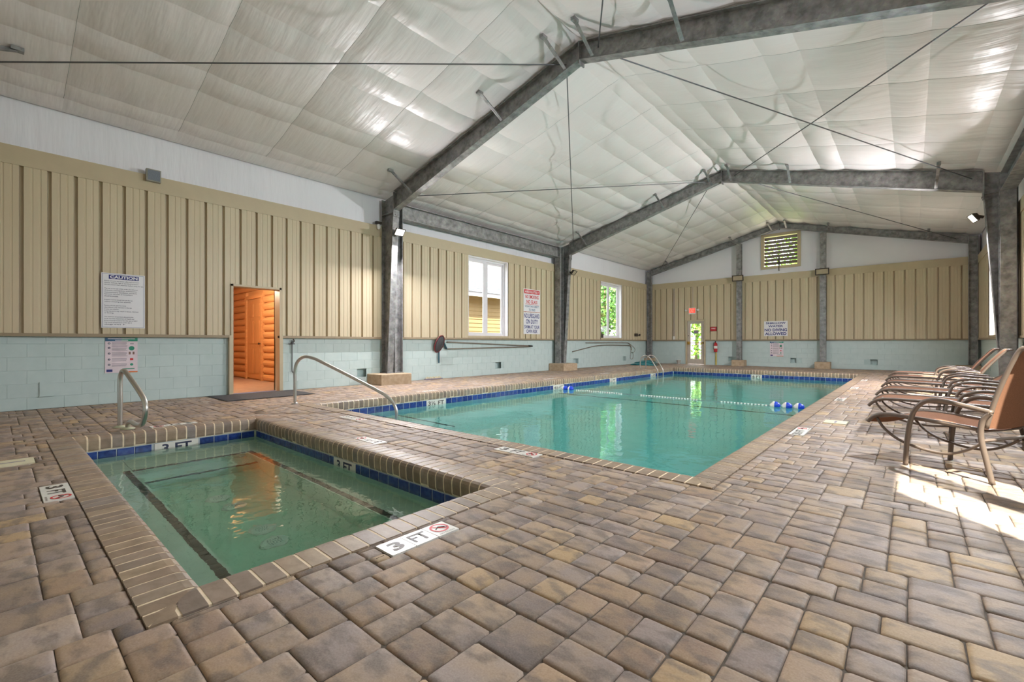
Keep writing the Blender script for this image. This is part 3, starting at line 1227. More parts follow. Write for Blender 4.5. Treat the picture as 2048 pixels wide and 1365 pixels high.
# ================================================================== WINDOWS AND DOORS
def window(name, w, op, label, sashes=2):
    s0, s1, z0, z1 = op
    o = thing(name, w.pt((s0 + s1) / 2, -.1, z0), label, 'window', kind='structure')
    jd0, jd1 = -.20, .045
    t = .035
    build('jamb', join(w.bx(s0, s0 + t, jd0, jd1, z0, z1), w.bx(s1 - t, s1, jd0, jd1, z0, z1),
                       w.bx(s0 + t, s1 - t, jd0, jd1, z1 - t, z1)), WHITE, o)
    build('sill', w.bx(s0 - .01, s1 + .01, jd0, .075, z0 - .05, z0 + .012), BEIGE2, o)
    a, b, c, d = s0 + t, s1 - t, z0 + .014, z1 - t
    fw = .05
    fr = build('frame', join(w.bx(a, a + fw, -.17, -.09, c, d), w.bx(b - fw, b, -.17, -.09, c, d),
                             w.bx(a + fw, b - fw, -.17, -.09, c, c + fw), w.bx(a + fw, b - fw, -.17, -.09, d - fw, d)), WHITE, o)
    ai, bi, ci, di = a + fw, b - fw, c + fw, d - fw
    pw_ = (bi - ai) / sashes
    for k in range(sashes):
        p0, p1 = ai + k * pw_ - (.03 if k else 0), ai + (k + 1) * pw_ + (.03 if k < sashes - 1 else 0)
        n0, n1 = (-.125, -.095) if k % 2 == 0 else (-.165, -.135)
        sa_, sb_ = (.06 if k == 0 else .15), (.06 if k == sashes - 1 else .15)
        st = .06
        sh = build('sash', join(w.bx(p0, p0 + sa_, n0, n1, ci, di), w.bx(p1 - sb_, p1, n0, n1, ci, di),
                                w.bx(p0 + sa_, p1 - sb_, n0, n1, ci, ci + st), w.bx(p0 + sa_, p1 - sb_, n0, n1, di - st, di)), WHITE, o)
        build('pane', w.bx(p0 + sa_ - .005, p1 - sb_ + .005, (n0 + n1) / 2 - .002, (n0 + n1) / 2 + .002, ci + st - .005, di - st + .005), GLASS, sh)
        if k == 1:
            build('latch', w.bx(p0 + .018, p0 + .04, n1, n1 + .02, (ci + di) / 2 - .04, (ci + di) / 2 + .04), BLACK, sh)
    return o


window('window_1', left, W1, 'white sliding window in the left wall looking onto a tan neighbouring house')
window('window_2', left, W2, 'white sliding window in the left wall looking onto green trees')
for i, op in enumerate(RW):
    window('window_%d' % (i + 3), right, op, ['white sliding window in the right wall nearest the camera', 'white sliding window in the right wall behind the loungers',
                                              'white sliding window in the right wall by the far corner'][i])
# exit door
s0, s1, z0, z1 = D1
d1 = thing('door_1', (2.4, YF, 0), 'glazed exit door in the far wall with a brass panic bar', 'door', kind='structure')
build('frame', join(far.bx(s0, s0 + .06, -.16, .05, 0, z1), far.bx(s1 - .06, s1, -.16, .05, 0, z1), far.bx(s0 + .06, s1 - .06, -.16, .05, z1 - .06, z1)), BEIGE2, d1)
a, b, zt = s0 + .065, s1 - .065, z1 - .065
ga, gb, gc, gd = 2.155, 2.64, .26, 1.93
leaf = build('leaf', join(*[far.bx(p, q, -.06, -.015, c, d) for p, q, c, d in rects_minus(a, b, .01, zt, [(ga, gb, gc, gd)])]), plain('grey beige door paint', (186, 176, 164), 0.5), d1)
build('pane', far.bx(ga, gb, -.04, -.034, gc, gd), GLASS, leaf)
build('notice', far.bx(2.30, 2.52, -.033, -.029, 1.47, 1.62), GREYP, leaf)
build('panic_bar', join(far.bx(a + .02, a + .11, -.014, .06, .94, 1.08), far.bx(a + .1, b - .03, .03, .07, 1.0, 1.04), far.bx(b - .08, b - .03, -.014, .05, .98, 1.06)),
      plain('brass bar', (176, 138, 64), .35, .7), leaf)
build('deadbolt', lathe([(.022, 0), (.022, .02), (.0, .022)], far.pt(a + .06, -.015, 1.36), -Y, 12), BRONZE, leaf)

# opening to the timber corridor
d2 = thing('door_2', (0, 3.53, 0), 'open doorway in the left wall leading to a timber corridor', 'door', kind='structure')
build('frame', join(left.bx(3.03, 3.10, -.20, .09, 0, LEDGE + .05), left.bx(3.06, 3.10, -.20, .09, LEDGE + .05, 2.18), left.bx(3.97, 4.04, -.20, .09, 0, LEDGE + .05),
                    left.bx(3.97, 4.01, -.20, .09, LEDGE + .05, 2.18), left.bx(3.06, 4.01, -.20, .09, 2.14, 2.18)), BEIGE2, d2)
CY = 4.74
corr = thing('wall_corridor', (-3, CY, 0), 'amber log siding wall inside the corridor beyond the doorway', 'wall', kind='structure')
build('corridor_floor', box(-6.2, -.205, 2.3, CY + .1, -.10, .0), PINKCONC, corr)
build('corridor_ceiling', box(-6.2, -.205, 2.3, CY + .1, 2.62, 2.68), WOOD, corr)
build('corridor_shell', join(box(-6.2, -.205, CY + .06, CY + .12, 0, 2.62), box(-6.2, -.205, 2.28, 2.34, 0, 2.62), box(-6.2, -6.1, 2.34, CY + .06, 0, 2.62)), WOOD, corr)
DX0, DX1, DZ = -4.08, -3.02, 2.24
for k in range(14):
    z0_, z1_ = k * .19 + .004, min((k + 1) * .19 - .012, 2.6)
    for a, b in ((-6.08, DX0 - .1), (DX1 + .1, -.21)) if z0_ < DZ + .05 else ((-6.08, -.21),):
        prof = [(CY + .06, z0_), (CY + .02, z0_ + .01), (CY - .005, z0_ + .05), (CY - .012, z0_ + .10), (CY, z0_ + .15), (CY + .03, z1_ - .004), (CY + .06, z1_)]
        build('log_board', extrude([(a, p, q) for p, q in prof], (b - a, 0, 0)), WOOD, corr)
    prof = [(-6.1, z0_), (-6.05, z0_ + .02), (-6.03, z0_ + .09), (-6.06, z1_ - .01), (-6.1, z1_)]
    build('log_board', extrude([(p, 2.34, q) for p, q in prof], (0, CY - 2.34, 0)), WOOD, corr)
d3 = thing('door_3', ((DX0 + DX1) / 2, CY, 0), 'amber six-panel timber door inside the corridor', 'door', kind='structure')
build('casing', join(box(DX0 - .095, DX0, CY - .03, CY + .05, 0, DZ + .09), box(DX1, DX1 + .095, CY - .03, CY + .05, 0, DZ + .09), box(DX0, DX1, CY - .03, CY + .05, DZ, DZ + .09)), WOOD, d3)
lf = build('leaf', box(DX0 + .005, DX1 - .005, CY + .005, CY + .04, .04, DZ - .005), WOODD, d3)
dw = (DX1 - DX0)
for cx in (DX0 + dw * .29, DX0 + dw * .71):
    for za, zb in ((.18, .86), (1.0, 1.62), (1.74, 2.10)):
        build('raised_panel', extrude([(cx - dw * .15, CY + .005, za), (cx + dw * .15, CY + .005, za), (cx + dw * .15, CY + .005, zb), (cx - dw * .15, CY + .005, zb)], (0, -.018, 0)), WOODD, lf)
build('knob', lathe([(.02, 0), (.012, .02), (.03, .04), (.028, .06), (.0, .07)], (DX1 - .09, CY + .005, 1.0), (0, -1, 0), 12), BRONZE, lf)
lamp = thing('ceiling_lamp', (-1.8, 3.4, 2.62), 'warm round ceiling lamp inside the timber corridor', 'lamp')
build('shade', lathe([(.16, 0), (.16, .05), (.10, .09), (.0, .10)], (-1.8, 3.4, 2.615), (0, 0, -1), 20), emissive('warm lamp shade', (255, 200, 130), 5.0), lamp)
pl = bpy.data.lights.new('corridor lamp', 'POINT')
pl.energy = 85
pl.color = (1.0, .86, .66)
pl.shadow_soft_size = .12
po = bpy.data.objects.new('corridor lamp', pl)
po.location = (-1.8, 3.4, 2.42)
COL.objects.link(po)

# ================================================================== STEEL
def ibeam_y(x0, x1, y0, y1, z0, z1):
    """horizontal I beam along y: flanges in x"""
    xm = (x0 + x1) / 2
    return join(box(x0, x1, y0, y1, z0, z0 + .014), box(x0, x1, y0, y1, z1 - .014, z1), box(xm - .005, xm + .005, y0, y1, z0 + .014, z1 - .014))


KZ = 4.22


def steel_frame(y, label, straight=False, braces=True, group=None):
    o = thing('steel_frame', (RX, y, 0), label, 'steel frame', group)
    hw = .085
    for sd in (0, 1):
        def xx(d):
            return d if sd == 0 else XW - d
        base_d, top_d = (.33, .58) if not straight else (.30, .30)
        zb = .275
        ztop = roofz(.3) - .10
        i0, i1 = base_d, top_d
        # column: outer flange, tapered web, inner flange
        def slab(pts, ya, yb):
            return extrude([(xx(d), ya, z) for d, z in pts], (0, yb - ya, 0))
        zin = KZ if not straight else ztop - .15
        col = join(slab([(.075, zb), (.089, zb), (.089, ztop - .04), (.075, ztop - .04)], y - hw, y + hw),
                   slab([(.089, zb), (i0 - .012, zb), (i1 - .012, zin), (i1 - .012, roofz(i1) - .12), (.089, ztop - .05)], y - .005, y + .005),
                   slab([(i0 - .012, zb), (i0, zb), (i1, zin), (i1 - .012, zin)], y - hw, y + hw))
        cobj = build('column', col, GALV, o)
        build('base_plate', slab([(.05, zb - .012), (i0 + .04, zb - .012), (i0 + .04, zb), (.05, zb)], y - hw - .03, y + hw + .03), GALV, cobj)
        if not straight:
            build('stiffener', join(slab([(.09, KZ), (i1 - .012, KZ), (i1 - .012, KZ + .014), (.09, KZ + .014)], y - hw, y + hw),
                                    slab([(i1 - .012, KZ - .10), (i1 + .012, KZ - .10), (i1 + .012, roofz(i1) - .11), (i1 - .012, roofz(i1) - .11)], y - hw, y + hw)), GALV, cobj)
            build('bolt', join(*[lathe([(.012, 0), (.012, .014), (0, .015)], (xx(i1 + .012), y + dy, KZ - .05), (1 if sd == 0 else -1, 0, 0), 6) for dy in (-.04, .04)]), ROD, cobj)
        # rafter
        dk, dr = (.44, .30) if not straight else (.26, .22)
        r0, r1 = i1 + (.012 if not straight else 0), RX - .012
        tp = lambda d: roofz(d) - .105
        bt = lambda d: tp(d) - (dk + (dr - dk) * (d - r0) / (r1 - r0))
        raf = join(slab([(r0, tp(r0)), (r1, tp(r1)), (r1, tp(r1) + .012), (r0, tp(r0) + .012)], y - hw, y + hw),
                   slab([(r0, bt(r0)), (r1, bt(r1)), (r1, bt(r1) + .012), (r0, bt(r0) + .012)], y - hw, y + hw),
                   slab([(r0, bt(r0) + .01), (r1, bt(r1) + .01), (r1, tp(r1)), (r0, tp(r0))], y - .005, y + .005))
        build('rafter', raf, GALV, o)
        if braces:
            for d in (1.30, 4.15, 5.62):
                top = Vector((xx(d), y - .62, roofz(d) - .13))
                bot = Vector((xx(d + .03), y - .09, bt(d) + .03))
                build('flange_brace', join(beam(top, bot, .055, .006), beam(top + Vector((.0, -.01, .03)), bot + Vector((0, -.01, .03)), .006, .055),
                                           beam(top + Vector((0, -.09, .02)), top + Vector((0, .03, .02)), .07, .05)), GALV, o)
    build('ridge_plate', box(RX - .012, RX + .012, y - hw, y + hw, roofz(RX) - .47 if not straight else roofz(RX) - .38, roofz(RX) - .095), GALV, o)
    return o


f0 = steel_frame(FR[0], 'galvanized steel frame against the wall behind the camera', braces=False)
t0, b0_ = Vector((1.26, .20, roofz(1.26) - .14)), Vector((1.29, FR[0] + .09, roofz(1.29) - .52))
build('flange_brace', join(beam(t0, b0_, .055, .006), beam(t0 + Vector((0, .01, .03)), b0_ + Vector((0, .01, .03)), .006, .055), beam(t0 + Vector((0, -.06, .03)), t0 + Vector((0, .06, .03)), .09, .05)), GALV, f0)
steel_frame(FR[1], 'galvanized steel frame nearest the camera, its rafters crossing the top of the picture')
steel_frame(FR[2], 'galvanized steel frame in the middle of the hall over the deep half of the pool')
steel_frame(FR[3], 'slim galvanized steel frame standing against the far gable wall', straight=True)

for xa, xb, lab in ((4.27, 4.47, 'galvanized post on the far wall between the exit door and the no diving sign'),
                    (7.35, 7.55, 'galvanized post on the far wall right of the no diving sign')):
    xm = (xa + xb) / 2
    o = thing('gable_post', (xm, FR[3] + .0, .275), lab, 'steel post', 'posts on the far wall')
    zt = roofz(xm) - .37
    build('flange', box(xa, xb, FR[3] - .085, FR[3] - .073, .28, zt), GALV, o)
    build('flange', box(xa, xb, FR[3] + .068, FR[3] + .08, .28, zt), GALV, o)
    build('web', box(xm - .005, xm + .005, FR[3] - .073, FR[3] + .068, .28, zt), GALV, o)
    build('base_plate', box(xa - .03, xb + .03, FR[3] - .12, FR[3] + .1, .268, .28), GALV, o)


def footing(x0, x1, y0, y1, h, label):
    c = .015
    o = thing('concrete_footing', ((x0 + x1) / 2, (y0 + y1) / 2, 0), label, 'footing', 'concrete footings under the steel')
    v, f = [], []
    for ins, z in ((0, -.02), (0, h - c), (c, h)):
        v += [(x0 + ins, y0 + ins, z), (x1 - ins, y0 + ins, z), (x1 - ins, y1 - ins, z), (x0 + ins, y1 - ins, z)]
    for k in range(2):
        for i in range(4):
            f.append((4 * k + i, 4 * k + (i + 1) % 4, 4 * k + 4 + (i + 1) % 4, 4 * k + 4 + i))
    f.append((8, 9, 10, 11))
    build('pad', (v, f), CONC, o)


footing(.01, .64, 6.07, 6.93, .262, 'tan concrete footing under the first steel column on the left wall')
footing(.01, .66, 13.56, 14.46, .262, 'tan concrete footing under the second steel column on the left wall')
footing(4.12, 4.62, 21.48, 21.94, .262, 'pale concrete footing under the far post nearer the exit door')
footing(7.20, 7.70, 21.48, 21.94, .262, 'pale concrete footing under the far post right of the no diving sign')
footing(.01, .42, 21.54, 21.94, .262, 'concrete footing in the far left corner behind the pool ladder')
footing(XW - .66, XW - .01, 13.56, 14.46, .262, 'concrete footing under the right column behind the loungers')
footing(XW - .62, XW - .01, 21.50, 21.94, .262, 'concrete footing in the far right corner')
footing(XW - .64, XW - .01, 6.07, 6.93, .262, 'concrete footing under the nearest column on the right wall')
footing(.01, .64, -1.28, -.70, .262, 'concrete footing in the near left corner')
footing(XW - .64, XW - .01, -1.28, -.70, .262, 'concrete footing in the near right corner')


def portal(sd, label):
    xa, xb = (.13, .36) if sd == 0 else (XW - .36, XW - .13)
    xm = (xa + xb) / 2
    o = thing('portal_frame', (xm, 10.3, 0), label, 'steel frame', 'wind portals between the first two columns')
    y0, y1 = FR[1] + .10, FR[2] - .10
    for ya in (y0 + .01, y1 - .25):
        yb = ya + .24
        build('post', join(box(xa, xb, ya, ya + .014, .28, 4.56), box(xa, xb, yb - .014, yb, .28, 4.56), box(xm - .005, xm + .005, ya + .014, yb - .014, .28, 4.56),
                           box(xa - .02, xb + .02, ya - .01, yb + .01, .266, .28)), GALV, o)
    build('beam', ibeam_y(xa, xb, y0 + .252, y1 - .252, 4.18, 4.55), GALV, o)


portal(0, 'galvanized wind portal along the left wall beside the first window')
portal(1, 'galvanized wind portal along the right wall above the loungers')


def rod(a, b, label):
    pa = (a[0], a[1], roofz(a[0]) - a[2])
    pb = (b[0], b[1], roofz(b[0]) - b[2])
    o = thing('bracing_rod', pa, label, 'bracing rod', 'diagonal roof bracing rods')
    build('cable', tube([pa, pb], .0105, 6), ROD, o)
    d = (Vector(pb) - Vector(pa)).normalized()
    build('turnbuckle', tube([Vector(pa) + d * .12, Vector(pa) + d * .3], .018, 6), GALV, o)


e = .006
rod((.35, FR[0] + e, .26), (5.62, FR[1] - e, .26), 'long roof bracing rod crossing the left roof slope in front of the nearest frame')
rod((XW - .6, FR[0] + e, .26), (6.25, FR[1] - e, .22), 'roof bracing rod on the right slope above the camera ending at the first ridge')
rod((.78, FR[1] + e, .30), (5.62, FR[2] - e, .26), 'roof bracing rod rising from the first left column to the middle ridge')
rod((5.62, FR[1] + e, .26), (.72, FR[2] - e, .26), 'near vertical looking bracing rod from the first ridge down to the second left column')
rod((6.22, FR[1] + e, .26), (XW - .75, FR[2] - e, .26), 'roof bracing rod on the right slope from the first ridge to the second right column')
rod((XW - .75, FR[1] + e, .26), (6.25, FR[2] - e, .22), 'roof bracing rod on the right slope rising to the middle ridge')
rod((5.62, FR[2] + e, .26), (.72, FR[3] - e, .24), 'bracing rod from the middle ridge down to the far left corner')
rod((6.22, FR[2] + e, .26), (XW - .6, FR[3] - e, .24), 'bracing rod from the middle ridge down to the far right corner')


# ================================================================== FLOODLIGHTS
def flood(P, out, label, lit, power=None, w=.26, h=.19, tilt=40, rim=.016, tint=(1.0, .955, .975)):
    """P mounting point on the steel, out horizontal direction it faces"""
    out = Vector(out).normalized()
    sd = Vector((-out.y, out.x, 0))
    o = thing('floodlight', P, label, 'floodlight', 'floodlights on the steel columns')
    P = Vector(P)
    t = R(tilt)
    dirv = (out * math.cos(t) - Z * math.sin(t)).normalized()
    up = (Z * math.cos(t) + out * math.sin(t)).normalized()
    c = P + out * .16
    def ob(cc, a, b, d0, d1, inset=0.0):
        v = []
        for dd, ins in ((d0, inset), (d1, 0)):
            for i, j in ((-1, -1), (1, -1), (1, 1), (-1, 1)):
                v.append(cc + sd * (i * (a / 2 - ins)) + up * (j * (b / 2 - ins)) + dirv * dd)
        return v, BF
    build('housing', join(ob(c, w, h, -.07, .0, .04), ob(c + up * (h / 2 - rim / 2), w, rim, 0, .025), ob(c - up * (h / 2 - rim / 2), w, rim, 0, .025),
                          ob(c + sd * (w / 2 - rim / 2), rim, h - 2 * rim - .002, 0, .025), ob(c - sd * (w / 2 - rim / 2), rim, h - 2 * rim - .002, 0, .025)), BRONZE, o)
    build('lens', ob(c, w - 2 * rim - .002, h - 2 * rim - .002, .002, .012), LIT if lit else LENS, o)
    build('bracket', join(beam(P, c - dirv * .06, .05, .05)), BRONZE, o)
    if lit:
        ld = bpy.data.lights.new('flood lamp', 'AREA')
        ld.shape = 'RECTANGLE'
        ld.size, ld.size_y = w - .04, h - .04
        ld.energy = power or FLOOD
        ld.color = tint
        lo = bpy.data.objects.new('flood lamp', ld)
        lo.location = c + dirv * .03
        lo.rotation_euler = dirv.to_track_quat('-Z', 'Y').to_euler()
        COL.objects.link(lo)
    return o


flood((.575, FR[1] - .01, 3.72), (1, 0, 0), 'lit floodlight glowing white on the first steel column of the left wall', True, 235)
flood((.575, FR[2] - .01, 3.62), (1, .1, 0), 'unlit bronze floodlight on the second steel column of the left wall', False)
flood((XW - .575, FR[2] - .01, 3.74), (-1, -.25, 0), 'lit floodlight on the steel column of the right wall', True, 370, tilt=34)
flood((4.37, FR[3] - .086, 3.86), (0, -1, 0), 'unlit floodlight on the far post nearer the exit door', False, w=.46, h=.26, tilt=10, rim=.035)
flood((7.45, FR[3] - .086, 3.83), (0, -1, 0), 'unlit floodlight on the far post right of the gable louvre', False, w=.46, h=.26, tilt=10, rim=.035)
flood((XW - .575, FR[1] - .01, 3.72), (-1, -.25, 0), 'added unseen floodlight on the nearest column of the right wall, brightening the left side', True, 175, tint=(.84, .92, 1.0))  # extra lamp added out of view to brighten the left wall and roof

# ================================================================== LOUVRE
lv = thing('gable_louvre', (5.925, YF, LV[2]), 'beige framed louvre vent high in the far gable with daylight between its slats', 'louvre')
s0, s1, z0, z1 = LV
build('frame', join(far.bx(s0 - .05, s0 + .07, -.2, .03, z0 - .05, z1 + .05), far.bx(s1 - .07, s1 + .05, -.2, .03, z0 - .05, z1 + .05),
                    far.bx(s0 + .07, s1 - .07, -.2, .03, z0 - .05, z0 + .06), far.bx(s0 + .07, s1 - .07, -.2, .03, z1 - .06, z1 + .05)), BEIGE2, lv)
ns = 8
for k in range(ns):
    zc = z0 + .10 + (z1 - z0 - .17) * (k + .5) / ns
    build('slat', extrude([far.pt(s0 + .07, -.02, zc + .045), far.pt(s0 + .07, -.025, zc + .056), far.pt(s0 + .07, -.155, zc - .034), far.pt(s0 + .07, -.15, zc - .046)],
                          (s1 - s0 - .14, 0, 0)), plain('grey slat', (74, 66, 58), .6) if k == 0 else bpy.data.materials['grey slat'], lv)
build('link_rod', tube([far.pt(5.77, .0, z0 + .1), far.pt(5.77, .0, z1 - .1)], .008, 6), GREYP, lv)
build('crank_arm', join(far.bx(5.85, 5.91, .0, .05, z0 + .08, z0 + .42), far.bx(5.865, 5.895, .03, .05, z0 - .17, z0 + .1)), BRONZE, lv)


# ================================================================== SIGNS
def sign(P, Uv, Vv, w, h, label, cat='sign', edge=SIGNW, name='sign'):
    o = thing(name, P, label, cat, mat4=frame_at(P, Uv, Vv))
    build('board', box(-w / 2, w / 2, -h / 2, h / 2, 0, .005), edge, o, local=True)
    return o


def bars(o, name, rects, mat, z=.0062):
    v, f = [], []
    for x0, x1, y0, y1 in rects:
        n = len(v)
        v += [(x0, y0, z), (x1, y0, z), (x1, y1, z), (x0, y1, z)]
        f.append((n, n + 1, n + 2, n + 3))
    return build(name, (v, f), mat, o, local=True)


PN = .068
# CAUTION
sg = sign((PN, 1.444, 1.728), Y, Z, .568, .915, 'white CAUTION hot tub notice with navy heading on the beige siding', name='caution_sign')
w, h = .568, .915
bars(sg, 'border', [(-w / 2 + .012, w / 2 - .012, h / 2 - .016, h / 2 - .012), (-w / 2 + .012, w / 2 - .012, -h / 2 + .012, -h / 2 + .016),
                    (-w / 2 + .012, -w / 2 + .016, -h / 2 + .016, h / 2 - .016), (w / 2 - .016, w / 2 - .012, -h / 2 + .016, h / 2 - .016)], NAVY)
bars(sg, 'heading_band', [(-.19, .20, .36, .43)], NAVY)
add_me('heading', text_mesh('CAUTION', .36, .05, .04, SIGNW, 'heading', .005, .395, .0068), sg)
LINES_T = ['Elderly persons and those suffering from heart', 'disease, diabetes, high or low blood pressure', 'should consult their physician before using the spa.', '',
           'The use of the spa while under the influence', 'of alcohol, anticoagulants, antihistamines,', 'vasoconstrictors, vasodilators, stimulants,', 'hypnotics, narcotics or tranquilizers', 'should be avoided.', '',
           'Pregnant women should not use the spa', 'without consulting their physician.', '',
           'Persons should spend no more', 'than fifteen (15) minutes in the spa', 'in any one session.', 'Long exposure may result in nausea, dizziness', 'or fainting.', '',
           'The maximum temperature allowed by the', 'South Carolina Department of Health and', 'Environmental Control for this spa is 104 F.', 'The actual temperature of the spa is', '                  degrees F']
mes = []
yl = .325
for ln in LINES_T:
    if ln:
        mes.append(text_mesh(ln, .0098 * len(ln), .021, .012, None, 'x', -.245, yl, .0064, align='L'))
    yl -= .0315
build('body_text', me_join(mes, 'body_text'), INK, sg, local=True)


def rules_poster(P, Uv, Vv, w, h, label):
    o = sign(P, Uv, Vv, w, h, label, 'poster', plain('poster paper', (226, 212, 218), .5) if 'poster paper' not in bpy.data.materials else bpy.data.materials['poster paper'], 'rules_poster')
    bars(o, 'header', [(-w / 2, 0, h / 2 - h * .1, h / 2)], TEALP)
    bars(o, 'header', [(0, w / 2, h / 2 - h * .1, h / 2)], GREENP)
    bars(o, 'header_text', [(-w * .42, w * .42, h * .462, h * .482), (-w * .2, w * .2, h * .42, h * .436)], SIGNW, .007)
    rows = [.33, .20, .04, -.13, -.28]
    r1, ic = [], []
    for k, q in enumerate(rows):
        for j in range(4 if k < 3 else 3):
            r1.append((-w * .3, w * (.18 if j else .16) - .02 * ((j * 7 + k * 3) % 3) * w, h * (q + .03 - j * .032), h * (q + .042 - j * .032)))
    bars(o, 'text_lines', r1, GREYP)
    for k, q in enumerate(rows):
        b_ = build('bullet', lathe([(w * .04, 0), (w * .04, .0008), (0, .001)], (-w * .38, h * (q + .012), .0055), (0, 0, 1), 14), INK, o, local=True)
        add_me('numeral', text_mesh(str(k + 1), w * .028, h * .028, .02, SIGNW, 'numeral', -w * .38, h * (q + .012), .0072), b_)
    bars(o, 'pictogram', [(w * .26, w * .38, h * .32, h * .34)], GREYP)
    build('pictogram', lathe([(w * .09, 0), (0, .0005)], (w * .31, h * .20, .0062), (0, 0, 1), 16), GREENP, o, local=True)
    bars(o, 'pictogram', [(w * .22, w * .28, h * .02, h * .10), (w * .34, w * .4, h * .02, h * .10)], plain('print brown', (130, 100, 90), .6) if 'print brown' not in bpy.data.materials else bpy.data.materials['print brown'])
    bars(o, 'pictogram', [(w * .26, w * .36, h * -.15, h * -.09)], SIGNR)
    build('pictogram', lathe([(w * .05, 0), (0, .0005)], (w * .31, h * -.27, .0062), (0, 0, 1), 16), GREENP, o, local=True)
    bars(o, 'logo_block', [(-w * .46, -w * .28, -h * .47, -h * .40)], NAVY)
    bars(o, 'footer_line', [(w * .0, w * .5, -h * .5, -h * .465)], ORANGEP)
    bars(o, 'slogan', [(w * .02, w * .4, -h * .40, -h * .38)], GREENP)
    return o


rules_poster((.004, 1.428, .81), Y, Z, .424, .592, 'rules poster with teal and green header on the block wall below the CAUTION sign')
rules_poster((5.785, YF - .004, .76), X, Z, .505, .622, 'rules poster on the far block wall below the no diving sign')

ns_ = sign((PN, 12.475, 2.50), Y, Z, .92, .80, 'red and white ABSOLUTELY NO SMOKING NO GLASS sign beside the first window', name='no_smoking_sign')
bars(ns_, 'heading_band', [(-.43, .43, .235, .375)], SIGNR)
add_me('heading', text_mesh('ABSOLUTELY', .78, .085, .02, SIGNW, 'heading', 0, .305, .0068), ns_)
add_me('lettering', text_mesh('NO SMOKING', .74, .125, .02, SIGNR, 'lettering', 0, .13, .0064), ns_)
add_me('lettering', text_mesh('NO GLASS', .60, .125, .02, SIGNR, 'lettering', 0, -.045, .0064), ns_)
bars(ns_, 'rule', [(-.38, .38, -.14, -.128)], SIGNR)
add_me('lettering', text_mesh('VIOLATORS SUBJECT', .78, .085, .012, TEALP, 'lettering', 0, -.215, .0064), ns_)
add_me('lettering', text_mesh('TO FINES', .36, .085, .012, TEALP, 'lettering', 0, -.325, .0064), ns_)
bars(ns_, 'border', [(-.455, .455, -.40, -.392)], SIGNR)
nl = sign((PN, 12.475, 1.705), Y, Z, .92, .76, 'white NO LIFEGUARD ON DUTY sign with navy letters below the no smoking sign', name='lifeguard_sign')
for t, tw, yy, hh in (('NO LIFEGUARD', .86, .26, .155), ('ON DUTY', .66, .06, .155), ('SWIM AT YOUR', .84, -.13, .125), ('OWN RISK', .62, -.28, .125)):
    add_me('lettering', text_mesh(t, tw, hh, .02, NAVY, 'lettering', 0, yy, .0064), nl)
sw_ = sign((5.762, YF - PN, 1.625), X, Z, .885, .64, 'white SHALLOW WATER NO DIVING ALLOWED sign on the far wall', name='no_diving_sign')
for t, tw, yy, hh in (('SHALLOW', .74, .235, .085), ('WATER', .56, .105, .085), ('NO DIVING', .84, -.055, .12), ('ALLOWED', .80, -.215, .12)):
    add_me('lettering', text_mesh(t, tw, hh, .03, NAVY, 'lettering', 0, yy, .0064), sw_)

# exit sign
ex = thing('exit_sign', (2.275, YF - .07, 2.53), 'lit red EXIT sign with twin emergency lamps above the far door', 'exit sign', mat4=frame_at((2.275, YF - .068, 2.53), X, Z))
build('case', box(-.165, .165, -.15, .15, 0, .05), PLASTIC, ex, local=True)
build('face', box(-.145, .145, -.09, .13, .05, .054), emissive('exit face', (255, 60, 40), 0.75), ex, local=True)
add_me('lettering', text_mesh('EXIT', .25, .17, .03, emissive('exit letters', (255, 130, 110), 0.9), 'lettering', 0, .02, .0552), ex)
for sx in (-1, 1):
    build('emergency_lamp', join(lathe([(.03, 0), (.055, .05), (.05, .06), (0, .062)], (sx * .27, .05, .03), (sx * .3, -.2, 1), 14),
                                 tube([(sx * .165, .06, .02), (sx * .27, .05, .03)], .012, 6)), PLASTIC, ex, local=True)
cond = thing('conduit', (2.29, YF - .05, 2.68), 'thin grey conduit running up from the exit sign', 'conduit')
build('pipe', tube([(2.29, YF - .055, 2.69), (2.29, YF - .055, 3.66)], .012, 6), GREYP, cond)
ob_ = thing('outlet_box', (1.39, YF - .06, 1.2), 'white outlet box with conduit on the far wall left of the door', 'outlet')
build('box', box(1.34, 1.44, YF - .105, YF - .068, 1.18, 1.34), PLASTIC, ob_)
build('pipe', tube([(1.39, YF - .08, 1.34), (1.39, YF - .08, 3.66)], .012, 6), GREYP, ob_)
fe = thing('fire_extinguisher', (3.34, YF, .60), 'red fire extinguisher hung on the far wall beside the exit door', 'fire extinguisher')
ec = (3.34, YF - .12, .0)
build('cylinder', lathe([(.05, .60), (.075, .62), (.078, .70), (.078, .95), (.06, 1.0), (.028, 1.03), (.028, 1.05)], ec, (0, 0, 1), 18), RED, fe)
build('label_band', lathe([(.0795, .76), (.0795, .88)], ec, (0, 0, 1), 18), PLASTIC, fe)
build('valve', join(box(3.325, 3.355, YF - .15, YF - .09, 1.045, 1.09), box(3.33, 3.35, YF - .24, YF - .1, 1.085, 1.10)), BLACK, fe)
build('hose', tube(curve([(3.33, YF - .13, 1.06), (3.25, YF - .14, 1.0), (3.245, YF - .14, .85), (3.255, YF - .15, .72)]), .012, 6), BLACK, fe)
yp = thing('floor_pipe', (3.335, YF, 0), 'yellow pipe below the fire extinguisher on the far wall', 'pipe')
build('pipe', tube([(3.335, YF - .04, 0), (3.335, YF - .04, .58)], .028, 8), YELLOW, yp)
ra = thing('alarm_plate', (3.24, YF - .068, 1.66), 'small red plate on the far wall right of the exit door', 'sign', mat4=frame_at((3.24, YF - .068, 1.66), X, Z))
build('plate', box(-.135, .135, -.09, .09, 0, .03), RED, ra, local=True)
build('border', join(box(-.145, .145, -.1, -.09, 0, .034), box(-.145, .145, .09, .1, 0, .034), box(-.145, -.135, -.09, .09, 0, .034), box(.135, .145, -.09, .09, 0, .034)), BRONZE, ra, local=True)
